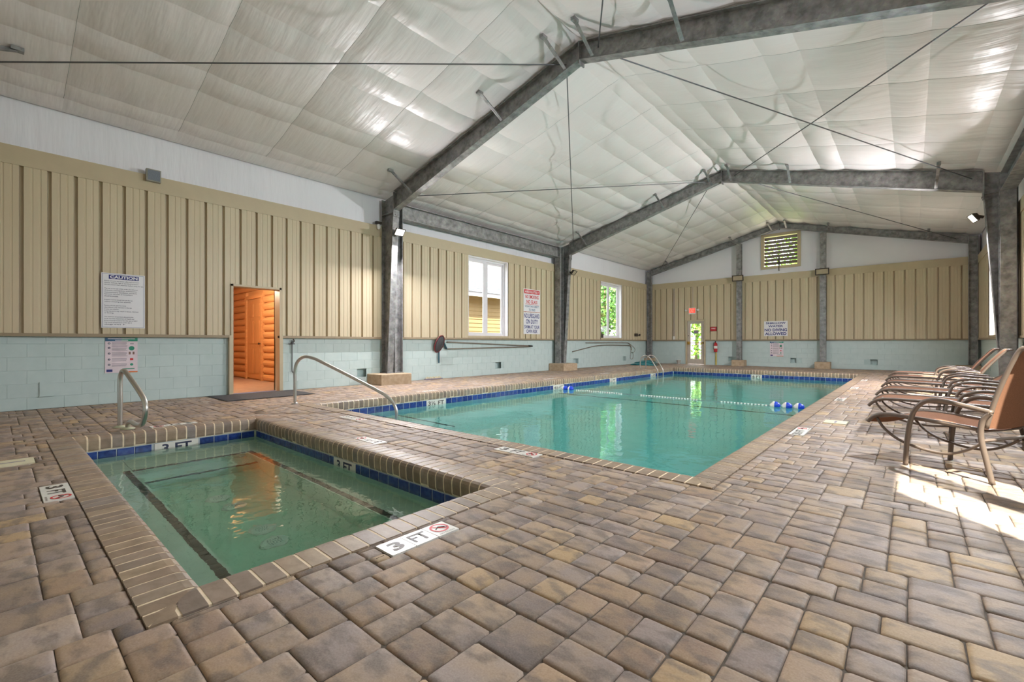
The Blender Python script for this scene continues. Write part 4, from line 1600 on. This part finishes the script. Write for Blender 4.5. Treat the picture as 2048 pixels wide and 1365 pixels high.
add_me('lettering', text_mesh('FIRE', .17, .05, .02, SIGNW, 'lettering', 0, .02, .0308), ra)

# speaker, camera, junction box
sp = thing('speaker_box', (.07, 1.835, 3.84), 'grey speaker box on the beige head trim above the CAUTION sign', 'speaker')
build('cabinet', box(.074, .16, 1.735, 1.94, 3.84, 4.05), plain('speaker case', (150, 148, 136), .6), sp)
build('grille', box(.16, .166, 1.752, 1.925, 3.857, 4.033), mottled('speaker grille', (104, 112, 122), (124, 130, 140), 90, .7), sp)
sc = thing('security_camera', (.08, 6.30, 3.9), 'small white dome camera beside the first left column', 'camera')
build('mount', box(.074, .16, 6.24, 6.39, 3.98, 4.04), BRONZE, sc)
build('dome', lathe([(.035, .0), (.05, .03), (.05, .08), (.035, .12), (0.0, .135)], (.115, 6.32, 3.98), (0, 0, -1), 14), PLASTIC, sc)
jb = thing('wall_fitting', (.07, 20.6, 1.42), 'small dark brass fitting on the siding right of the second window', 'fitting')
build('body', join(box(.064, .12, 20.35, 20.62, 1.33, 1.47), lathe([(.05, 0), (.05, .05), (0, .055)], (.12, 20.75, 1.4), (1, 0, 0), 12), tube([(.1, 20.6, 1.4), (.1, 20.76, 1.4)], .02, 6)), BRONZE, jb)
ap = thing('access_plate', (.002, .545, .19), 'square painted cover plate low on the near left block wall', 'cover plate')
build('plate', box(.001, .02, .458, .632, .195, .412), BLOCK, ap)
build('lip', box(.001, .028, .452, .638, .19, .20), BLOCK, ap)
fa = thing('wall_faucet', (.0, 4.25, .38), 'grey wall pipe with valve right of the doorway', 'faucet')
build('pipe', tube(curve([(.035, 4.25, 1.08), (.035, 4.25, .7), (.035, 4.25, .42), (.06, 4.27, .38), (.05, 4.31, .37)], 4), .012, 6), ROD, fa)
build('valve', join(lathe([(.03, 0), (.03, .03), (.015, .05)], (.04, 4.25, 1.02), (1, 0, 0), 10), tube([(.05, 4.17, 1.0), (.05, 4.30, 1.0)], .012, 6)), ROD, fa)
build('handle', tube(curve([(.05, 4.25, 1.02), (.07, 4.28, 1.06), (.06, 4.26, 1.10)], 4), .014, 6), BRONZE, fa)

# ================================================================== DECK THINGS
mt_ = thing('door_mat', (.65, 3.45, 0), 'charcoal rubber mat lying in front of the doorway', 'mat')
build('mat', box(.10, 1.16, 2.68, 4.20, .001, .012), MATM, mt_)
build('edge_strip', join(box(.10, 1.16, 2.66, 2.68, .001, .009), box(.10, 1.16, 4.2, 4.22, .001, .009), box(1.16, 1.18, 2.66, 4.22, .001, .009)), BLACK, mt_)

pr_ = thing('pool_handrail', (2.354, 3.317, 0), 'long stainless handrail sloping from the deck into the pool corner', 'handrail')
d = Vector((4.15 - 2.354, 4.09 - 3.317, 0)).normalized()
B = Vector((2.354, 3.317, 0))
build('tube', tube(curve([B + Z * 0.0, B + Z * .35, B + Z * .56, B + d * .05 + Z * .70, B + d * .18 + Z * .785, B + d * .36 + Z * .77, B + d * .6 + Z * .685,
                          B + d * 1.55 + Z * .30, B + d * 1.80 + Z * .17, B + d * 1.93 + Z * .02, B + d * 1.95 + Z * -.2, B + d * 1.95 + Z * -.48], 7), .0255, 12), STEELM, pr_, smooth=True)
build('escutcheon', lathe([(.055, .0), (.055, .008), (.03, .022), (.026, .025)], B, (0, 0, 1), 18), STEELM, pr_, smooth=True)

gr = thing('hot_tub_grab_rail', (2.96, .99, 0), 'stainless figure-four grab rail at the back edge of the hot tub', 'handrail')
build('tube', tube(curve([(2.93, 1.0, 0), (2.93, 1.0, .35), (2.93, 1.0, .58), (2.97, 1.01, .67), (3.05, 1.02, .685), (3.14, 1.03, .66), (3.55, 1.08, .47),
                          (3.72, 1.10, .36), (3.745, 1.10, .24), (3.66, 1.09, .12), (3.50, 1.07, .085), (3.30, 1.05, .10), (3.17, 1.04, .07), (3.14, 1.04, 0)], 6), .0255, 12), STEELM, gr, smooth=True)
for q in ((2.93, 1.0, 0), (3.14, 1.04, 0)):
    build('escutcheon', lathe([(.07, .0), (.07, .01), (.035, .024), (.027, .027)], q, (0, 0, 1), 18), plain('cream flange', (176, 176, 146), .5) if 'cream flange' not in bpy.data.materials else bpy.data.materials['cream flange'], gr, smooth=True)

ld = thing('pool_ladder', (2.6, 16.8, 0), 'stainless pool ladder with two arched rails at the far end of the left side', 'ladder')
for yy in (16.60, 17.10):
    build('rail', tube(curve([(2.16, yy, 0), (2.16, yy, .25), (2.2, yy, .42), (2.32, yy, .52), (2.48, yy, .5), (2.62, yy, .36), (2.80, yy, .08), (2.86, yy, -.05), (2.87, yy, -.3), (2.87, yy, -1.05)], 6), .022, 10), STEELM, ld, smooth=True)
for zz in (-.45, -.7, -.95):
    build('tread', box(2.83, 2.92, 16.62, 17.08, zz, zz + .03), PLASTIC, ld)

# lane rope
RY = 10.36
rp = thing('float_line', (5.76, RY, PW), 'white float rope with blue and white buoys strung across the pool', 'float line')
build('rope', tube([(PX0 + .01, RY, PW + .05), (2.85, RY, PW + .02), (3.1, RY, PW + .02), (4.2, RY, PW + .004), (6.5, RY, PW + .004), (8.0, RY, PW + .01), (8.55, RY, PW + .02), (PX1 - .005, RY, PW + .09)], .004, 6), GREYP, rp)


def floatb(x0, ln, r=.078):
    pf = [(.014, 0), (r * .55, .03 * ln / .2), (r * .93, .3 * ln), (r, .5 * ln)]
    pb = [(r, .5 * ln), (r * .93, .68 * ln), (r * .6, .93 * ln), (.014, ln)]
    o = build('float', lathe(pf, (x0, RY, PW + .028), (1, 0, 0), 18), FLOATW, rp, smooth=True)
    build('blue_half', lathe(pb, (x0, RY, PW + .028), (1, 0, 0), 18), FLOATB, o, smooth=True)


for x0 in (7.94, 8.145, 8.35):
    floatb(x0, .19)
for x0 in (2.84, 3.03):
    floatb(x0, .18)
b_ = [lathe([(.004, 0), (.016, .006), (.016, .034), (.004, .04)], (3.3 + k * .066, RY, PW + .010), (1, 0, 0), 6) for k in range(70) if (k // 7) % 4 != 3]
build('rope_beads', join(*b_), PLASTIC, rp)['kind'] = 'stuff'

# bucket and folded cover
bk = thing('bucket', (1.72, 21.6, 0), 'small white plastic bucket on the floor left of the exit door', 'bucket')
build('pail', lathe([(.075, 0), (.095, .19), (.10, .19), (.10, .20), (.088, .20), (.07, .01)], (1.72, 21.62, .002), (0, 0, 1), 20), PLASTIC, bk, smooth=True)
build('handle', tube([(1.72 + .1 * math.cos(t), 21.62 + .04, .19 - .07 * math.sin(t)) for t in [math.pi * k / 10 for k in range(11)]], .004, 5), GREYP, bk)
fc = thing('folded_cover', (.95, 19.9, 0), 'teal folded pool cover heaped on the deck in the far left corner', 'cover')
for k, (a, b, c, h0, h1) in enumerate(((.35, 1.55, 19.35, 0.004, .09), (.45, 1.45, 19.55, .09, .16), (.6, 1.3, 19.7, .16, .21))):
    v, f = [], []
    n = 14
    for i in range(n + 1):
        t = i / n
        x = a + (b - a) * t
        e_ = .25 + .75 * math.sin(math.pi * t) ** .6
        wv = .012 * math.sin(11 * t + k)
        v += [(x, c, h0), (x, c + .02, h0 + (h1 - h0) * e_ + wv * .4), (x, c + .35, h0 + (h1 - h0) * e_ + wv), (x, c + .38 - .1 * k, h0)]
    for i in range(n):
        for j in range(3):
            f.append((4 * i + j, 4 * i + j + 1, 4 * i + 5 + j, 4 * i + 4 + j))
        f.append((4 * i + 3, 4 * i, 4 * i + 4, 4 * i + 7))
    f += [(0, 1, 2, 3), tuple(4 * n + q for q in (3, 2, 1, 0))]
    build('fold', (v, f), COVERM, fc, smooth=True)

# net and poles on the left wall
nt = thing('leaf_net', (.1, 8.3, .9), 'black leaf net with red rim hung with its pole on the left wall', 'net')
rim = [(.10 + .05 * math.sin(2 * math.pi * k / 20), 8.28 + .15 * math.cos(2 * math.pi * k / 20) + .05 * math.sin(2 * math.pi * k / 20), .99 + .235 * math.sin(2 * math.pi * k / 20)) for k in range(20)]
build('rim', tube(rim, .016, 6, close=True), plain('maroon rim', (110, 34, 36), .5), nt)
v, f = [], []
for r_, dx in ((1.0, .0), (.7, .05), (.35, .08), (.05, .09)):
    for k in range(20):
        q = Vector(rim[k])
        c = Vector((.10, 8.28, .99))
        v.append(c + (q - c) * r_ + Vector((dx * .6, .04 * (1 - r_), 0)))
for i in range(3):
    for k in range(20):
        f.append((i * 20 + k, i * 20 + (k + 1) % 20, (i + 1) * 20 + (k + 1) % 20, (i + 1) * 20 + k))
build('mesh_bag', (v, f), plain('black net', (70, 70, 72), .8), nt)
build('handle', join(tube([(.07, 8.42, 1.09), (.05, 8.58, .85)], .03, 8), tube([(.05, 8.30, .78), (.05, 8.30, .45)], .022, 8)), plain('teal handle', (40, 80, 92), .5), nt)
build('pole', tube([(.045, 8.60, .845), (.045, 12.42, .885)], .018, 8), plain('pole grey', (132, 124, 112), .45, .3), nt)
pp = thing('telescopic_pole', (.045, 10.5, .95), 'grey telescopic pole hung above the net pole on the left wall', 'pole')
build('pole', tube([(.05, 8.60, 1.045), (.05, 12.35, .915)], .018, 8), bpy.data.materials['pole grey'], pp)
build('end_grip', tube([(.05, 12.30, .916), (.05, 12.52, .905)], .026, 8), BLACK, pp)
hk = thing('rescue_hook', (.045, 17.5, .95), 'tan rescue hook pole with rope loop under the second window', 'pole')
build('pole', tube(curve([(.045, 16.04, 1.02), (.045, 18.0, 1.022), (.045, 19.5, 1.022), (.045, 19.78, 1.0), (.045, 19.95, .93), (.045, 20.05, .80), (.045, 20.1, .66)], 5), .02, 8), bpy.data.materials['pole grey'], hk)
build('rope_loop', tube(curve([(.05, 19.8, 1.0), (.05, 20.3, .82), (.05, 20.45, .66), (.05, 20.25, .55), (.05, 20.05, .6)], 6), .01, 6), bpy.data.materials['pole grey'], hk)
h2 = thing('bent_pole', (.045, 17.0, .8), 'bent tan pole hanging below the rescue hook on the left wall', 'pole')
build('pole', tube(curve([(.05, 15.05, .67), (.05, 16.2, .82), (.05, 17.0, .90), (.05, 18.0, .925), (.05, 19.0, .91), (.05, 19.8, .895), (.05, 20.0, .86)], 5), .02, 8), bpy.data.materials['pole grey'], h2)
build('rope', tube(curve([(.05, 19.95, .87), (.05, 20.0, .6), (.05, 19.95, .3), (.05, 20.2, .26), (.05, 20.25, .5), (.05, 20.15, .58)], 6), .009, 6), bpy.data.materials['pole grey'], h2)
dv = thing('sill_tool', (.0, 17.3, 1.24), 'small dark hand tool left on the sill of the second window', 'tool')
build('body', join(box(-.06, .02, 17.27, 17.50, 1.24, 1.40), extrude([(-.05, 17.27, 1.40), (-.05, 17.40, 1.40), (-.05, 17.28, 1.56)], (.05, 0, 0))), BRONZE, dv)
for k in range(1):
    br = thing('broom_head', (.12, 8.05, 0), 'small grey brush lying at the foot of the left wall below the net', 'brush')
    build('back', box(.10, .16, 7.75, 8.35, .004, .035), GREYP, br)
    build('bristles', join(*[box(.11, .15, 7.78 + .05 * i, 7.80 + .05 * i, .035, .07 + .02 * ((i * 3) % 2)) for i in range(11)]), CREAMLID, br)


# ================================================================== LOUNGERS
def lounger(P, rz, Ls, width, back_ang, label, sunlit=False):
    """sling chaise: local x from foot to head, y across"""
    o = thing('sling_lounger', P, label, 'lounger', 'sling loungers along the right deck', rz=rz)
    hw = width / 2
    seat = curve([(0, 0, .31), (.035, 0, .352), (.10, 0, .388), (.22, 0, .40), (Ls * .55, 0, .395), (Ls, 0, .378)], 5)
    ca, sa = math.cos(back_ang), math.sin(back_ang)
    bl = .60
    b0 = Vector((Ls + .03, 0, .395))
    bk_ = curve([b0, b0 + Vector((ca * bl * .4 - .01, 0, sa * bl * .4)), b0 + Vector((ca * bl * .8, 0, sa * bl * .8)), b0 + Vector((ca * bl + .02, 0, sa * bl)),
                 b0 + Vector((ca * bl + .075, 0, sa * bl + .012))], 5)
    def side(pts, yy):
        return [Vector((p[0], yy, p[2])) for p in pts]
    def sling(pts, drop):
        v, f = [], []
        n = 6
        for p in pts:
            for j in range(n + 1):
                t = j / n
                v.append((p[0], -hw + 2 * hw * t, p[2] + .004 - drop * math.sin(math.pi * t)))
        m = len(v)
        v += [(a, b, c - .004) for a, b, c in v]
        for i in range(len(pts) - 1):
            for j in range(n):
                q = (i * (n + 1) + j, i * (n + 1) + j + 1, (i + 1) * (n + 1) + j + 1, (i + 1) * (n + 1) + j)
                f.append(q)
                f.append(tuple(m + k for k in reversed(q)))
        return v, f
    build('seat_sling', sling(seat, .018), SLINGM, o, smooth=True, local=True)
    for sgn in (-1, 1):
        build('side_rail', tube(side(seat, sgn * hw), .0165, 8), TAUPE, o, smooth=True, local=True)
    bs = build('back_sling', sling(bk_, .018), SLINGM, o, smooth=True, local=True)
    for sgn in (-1, 1):
        build('back_rail', tube(side(bk_, sgn * hw), .0165, 8), TAUPE, bs, smooth=True, local=True)
    build('top_rail', tube([Vector((bk_[-1][0], -hw, bk_[-1][2])), Vector((bk_[-1][0], hw, bk_[-1][2]))], .0165, 8), TAUPE, bs, local=True)
    yo = hw + .028
    af, ar = Ls - .48, Ls + .05
    lo, ra_ = (0, .0185) if Ls < 1 else (.03, .0155)
    for sgn in (-1, 1):
        arm = curve([(af, sgn * yo, 0), (af + .012, sgn * yo, .2), (af + .035, sgn * yo, .36), (af + .07, sgn * yo, .47), (af + .14, sgn * yo, .545 - lo), (af + .24, sgn * yo, .568 - lo),
                     (af + .40, sgn * yo, .545 - lo * .6), (ar + .03, sgn * yo, .515)], 6)
        build('arm', tube(arm, ra_, 8), TAUPE, o, smooth=True, local=True)
        leg = curve([(ar + .02, sgn * yo, .515), (ar - .025, sgn * yo, .45), (ar - .035, sgn * yo, .33), (ar - .005, sgn * yo, .17), (ar + .03, sgn * yo, 0)], 5)
        build('leg', tube(leg, .0185, 8), TAUPE, o, smooth=True, local=True)
        bow = curve([(.06, sgn * (hw - .02), .36), (.12, sgn * (hw - .02), .27), (.24, sgn * (hw - .02), .19), (.42, sgn * (hw - .02), .148), (.58, sgn * (hw - .02), .148), (Ls - .1, sgn * (hw - .02), .20), (Ls - .01, sgn * (hw - .02), .27)], 5)
        build('bow_support', tube(bow, .011, 6), TAUPE, o, smooth=True, local=True)
    for xx, zz in ((.10, .37), (Ls - .02, .36)):
        build('crossbar', tube([(xx, -hw, zz), (xx, hw, zz)], .012, 6), TAUPE, o, local=True)
    build('stretcher', tube([(ar - .03, -yo, .30), (ar - .03, yo, .30)], .012, 6), TAUPE, o, local=True)
    return o


A1 = math.atan2(-.525, .851)
n1 = Vector((.525, .851, 0))
P1 = Vector((9.792, 5.215, 0)) + n1 * .27
lounger(P1, A1, .80, .50, R(74), 'rust sling lounge chair nearest the camera with its back raised')
CH = [(6.82, R(28), 'rust sling lounger second from the camera'), (8.22, R(26), 'rust sling lounger third from the camera'),
      (9.72, R(36), 'rust sling lounger fourth from the camera with its back half reclined'),
      (11.30, R(56), 'rust sling lounger fifth from the camera with its back raised'), (12.72, R(56), 'rust sling lounger farthest from the camera with its back raised')]
for yy, an, lab in CH:
    lounger((9.74, yy, 0), R(-1.5), 1.16, .58, an, lab)

# ================================================================== OUTSIDE
lawn = build('lawn', join(*[box(a, b, c, d, -.35, -.28) for a, b, c, d in rects_minus(-45, 45, -30, 70, [(-.2, XW + .2, YB - .2, YF + .2), (-6.2, -.2, 2.2, 4.9)])]), GRASS)
tag(lawn, 'sunlit lawn outside the windows', 'lawn', kind='structure')
bounce_apron = build('bounce_apron', join(box(XW + .2, XW + 7, YB - 6, YF + 3, -.279, -.25), box(-3.2, -.2, 5.0, YF + 3, -.279, -.25)), GRAVEL)  # pale ground added to bounce neutral light in through the windows
tag(bounce_apron, 'pale ground strip added outside the building to bounce neutral light indoors', 'path', kind='structure')
path = build('path', box(-14, 26, YF + 3.0, YF + 7.5, -.279, -.26), GRAVEL)
tag(path, 'pale gravel drive beyond the exit door', 'path', kind='structure')

# neighbouring house seen through the first window
HX = -4.6
hs_ = thing('house', (HX - 2, 15, -.28), 'tan lap-sided house with grey shingle roof beyond the first window', 'house')
HE = 3.15
for k in range(19):
    z = -.25 + k * .18
    build('siding_board', extrude([(HX, 9.4, z), (HX + .028, 9.4, z), (HX + .008, 9.4, z + .18), (HX, 9.4, z + .18)], (0, 13, 0)), SIDEY, hs_)
build('wall', box(HX - 4, HX, 9.4, 22.4, -.28, 3.2), SIDEY, hs_)
build('fascia', box(HX + .48, HX + .52, 9.1, 22.7, HE - .10, HE + .08), WHITE, hs_)
build('soffit', box(HX, HX + .48, 9.1, 22.7, HE - .06, HE - .03), SIDEY, hs_)
for k in range(22):
    x0_, z0_ = HX + .56 - k * .17, HE + .07 + k * .10
    build('shingle_course', extrude([(x0_, 9.0, z0_), (x0_, 9.0, z0_ + .022), (x0_ - .24, 9.0, z0_ + .15), (x0_ - .24, 9.0, z0_ + .14)], (0, 13.8, 0)), SHING, hs_)
build('roof_deck', extrude([(HX + .5, 9.05, HE + .02), (HX - 4, 9.05, HE + 2.6), (HX - 4, 9.05, HE - .1), (HX, 9.05, HE - .05)], (0, 13.7, 0)), GREYP, hs_)


def tree(P, h, r, n, mat, label, seed, trunk=.16):
    rnd = random.Random(seed)
    o = thing('tree', P, label, 'tree', 'trees outside the building')
    P = Vector(P)
    build('trunk', lathe([(trunk * 1.3, 0), (trunk, .3), (trunk * .8, h * .5), (trunk * .3, h * .85)], P, (0, 0, 1), 8), BARK, o)
    v, f = [], []
    cl = [(P + Vector((rnd.uniform(-1, 1) * r * .7, rnd.uniform(-1, 1) * r * .7, h * rnd.uniform(.22, 1.0))), r * rnd.uniform(.35, .6)) for _ in range(16)]
    for k in range(n):
        c, cr = rnd.choice(cl)
        dv_ = Vector((rnd.gauss(0, 1), rnd.gauss(0, 1), rnd.gauss(0, 1))).normalized() * cr * rnd.uniform(.6, 1.05)
        p = c + dv_
        a = Vector((rnd.gauss(0, 1), rnd.gauss(0, 1), rnd.gauss(0, 1))).normalized()
        b = a.cross(dv_).normalized()
        s = rnd.uniform(.10, .2)
        m = len(v)
        v += [p - a * s, p + b * s * .5, p + a * s, p - b * s * .5]
        f.append((m, m + 1, m + 2, m + 3))
    build('foliage', (v, f), mat, o)['kind'] = 'stuff'


tree((-5.5, 27.2, -.3), 6.5, 2.4, 5200, LEAF2, 'dark green tree outside the second window', 1)
tree((-2.2, 26.0, -.3), 4.2, 1.3, 2600, LEAF, 'bright green tree between the second window and the far door', 2, .1)
tree((-2.6, 36.5, -.3), 6.5, 2.8, 5200, LEAF, 'leafy tree seen through the exit door', 3)
tree((1.2, 33.0, -.3), 3.2, 1.2, 1800, LEAF2, 'small tree seen at the left of the exit door glass', 4, .08)
tree((4.0, 36.0, -.3), 8.5, 3.2, 5200, LEAF, 'tall tree behind the gable louvre', 5)
tree((-9.5, 31.5, -.3), 7.5, 3.0, 4200, LEAF, 'pale green tree farther behind the second window', 6)
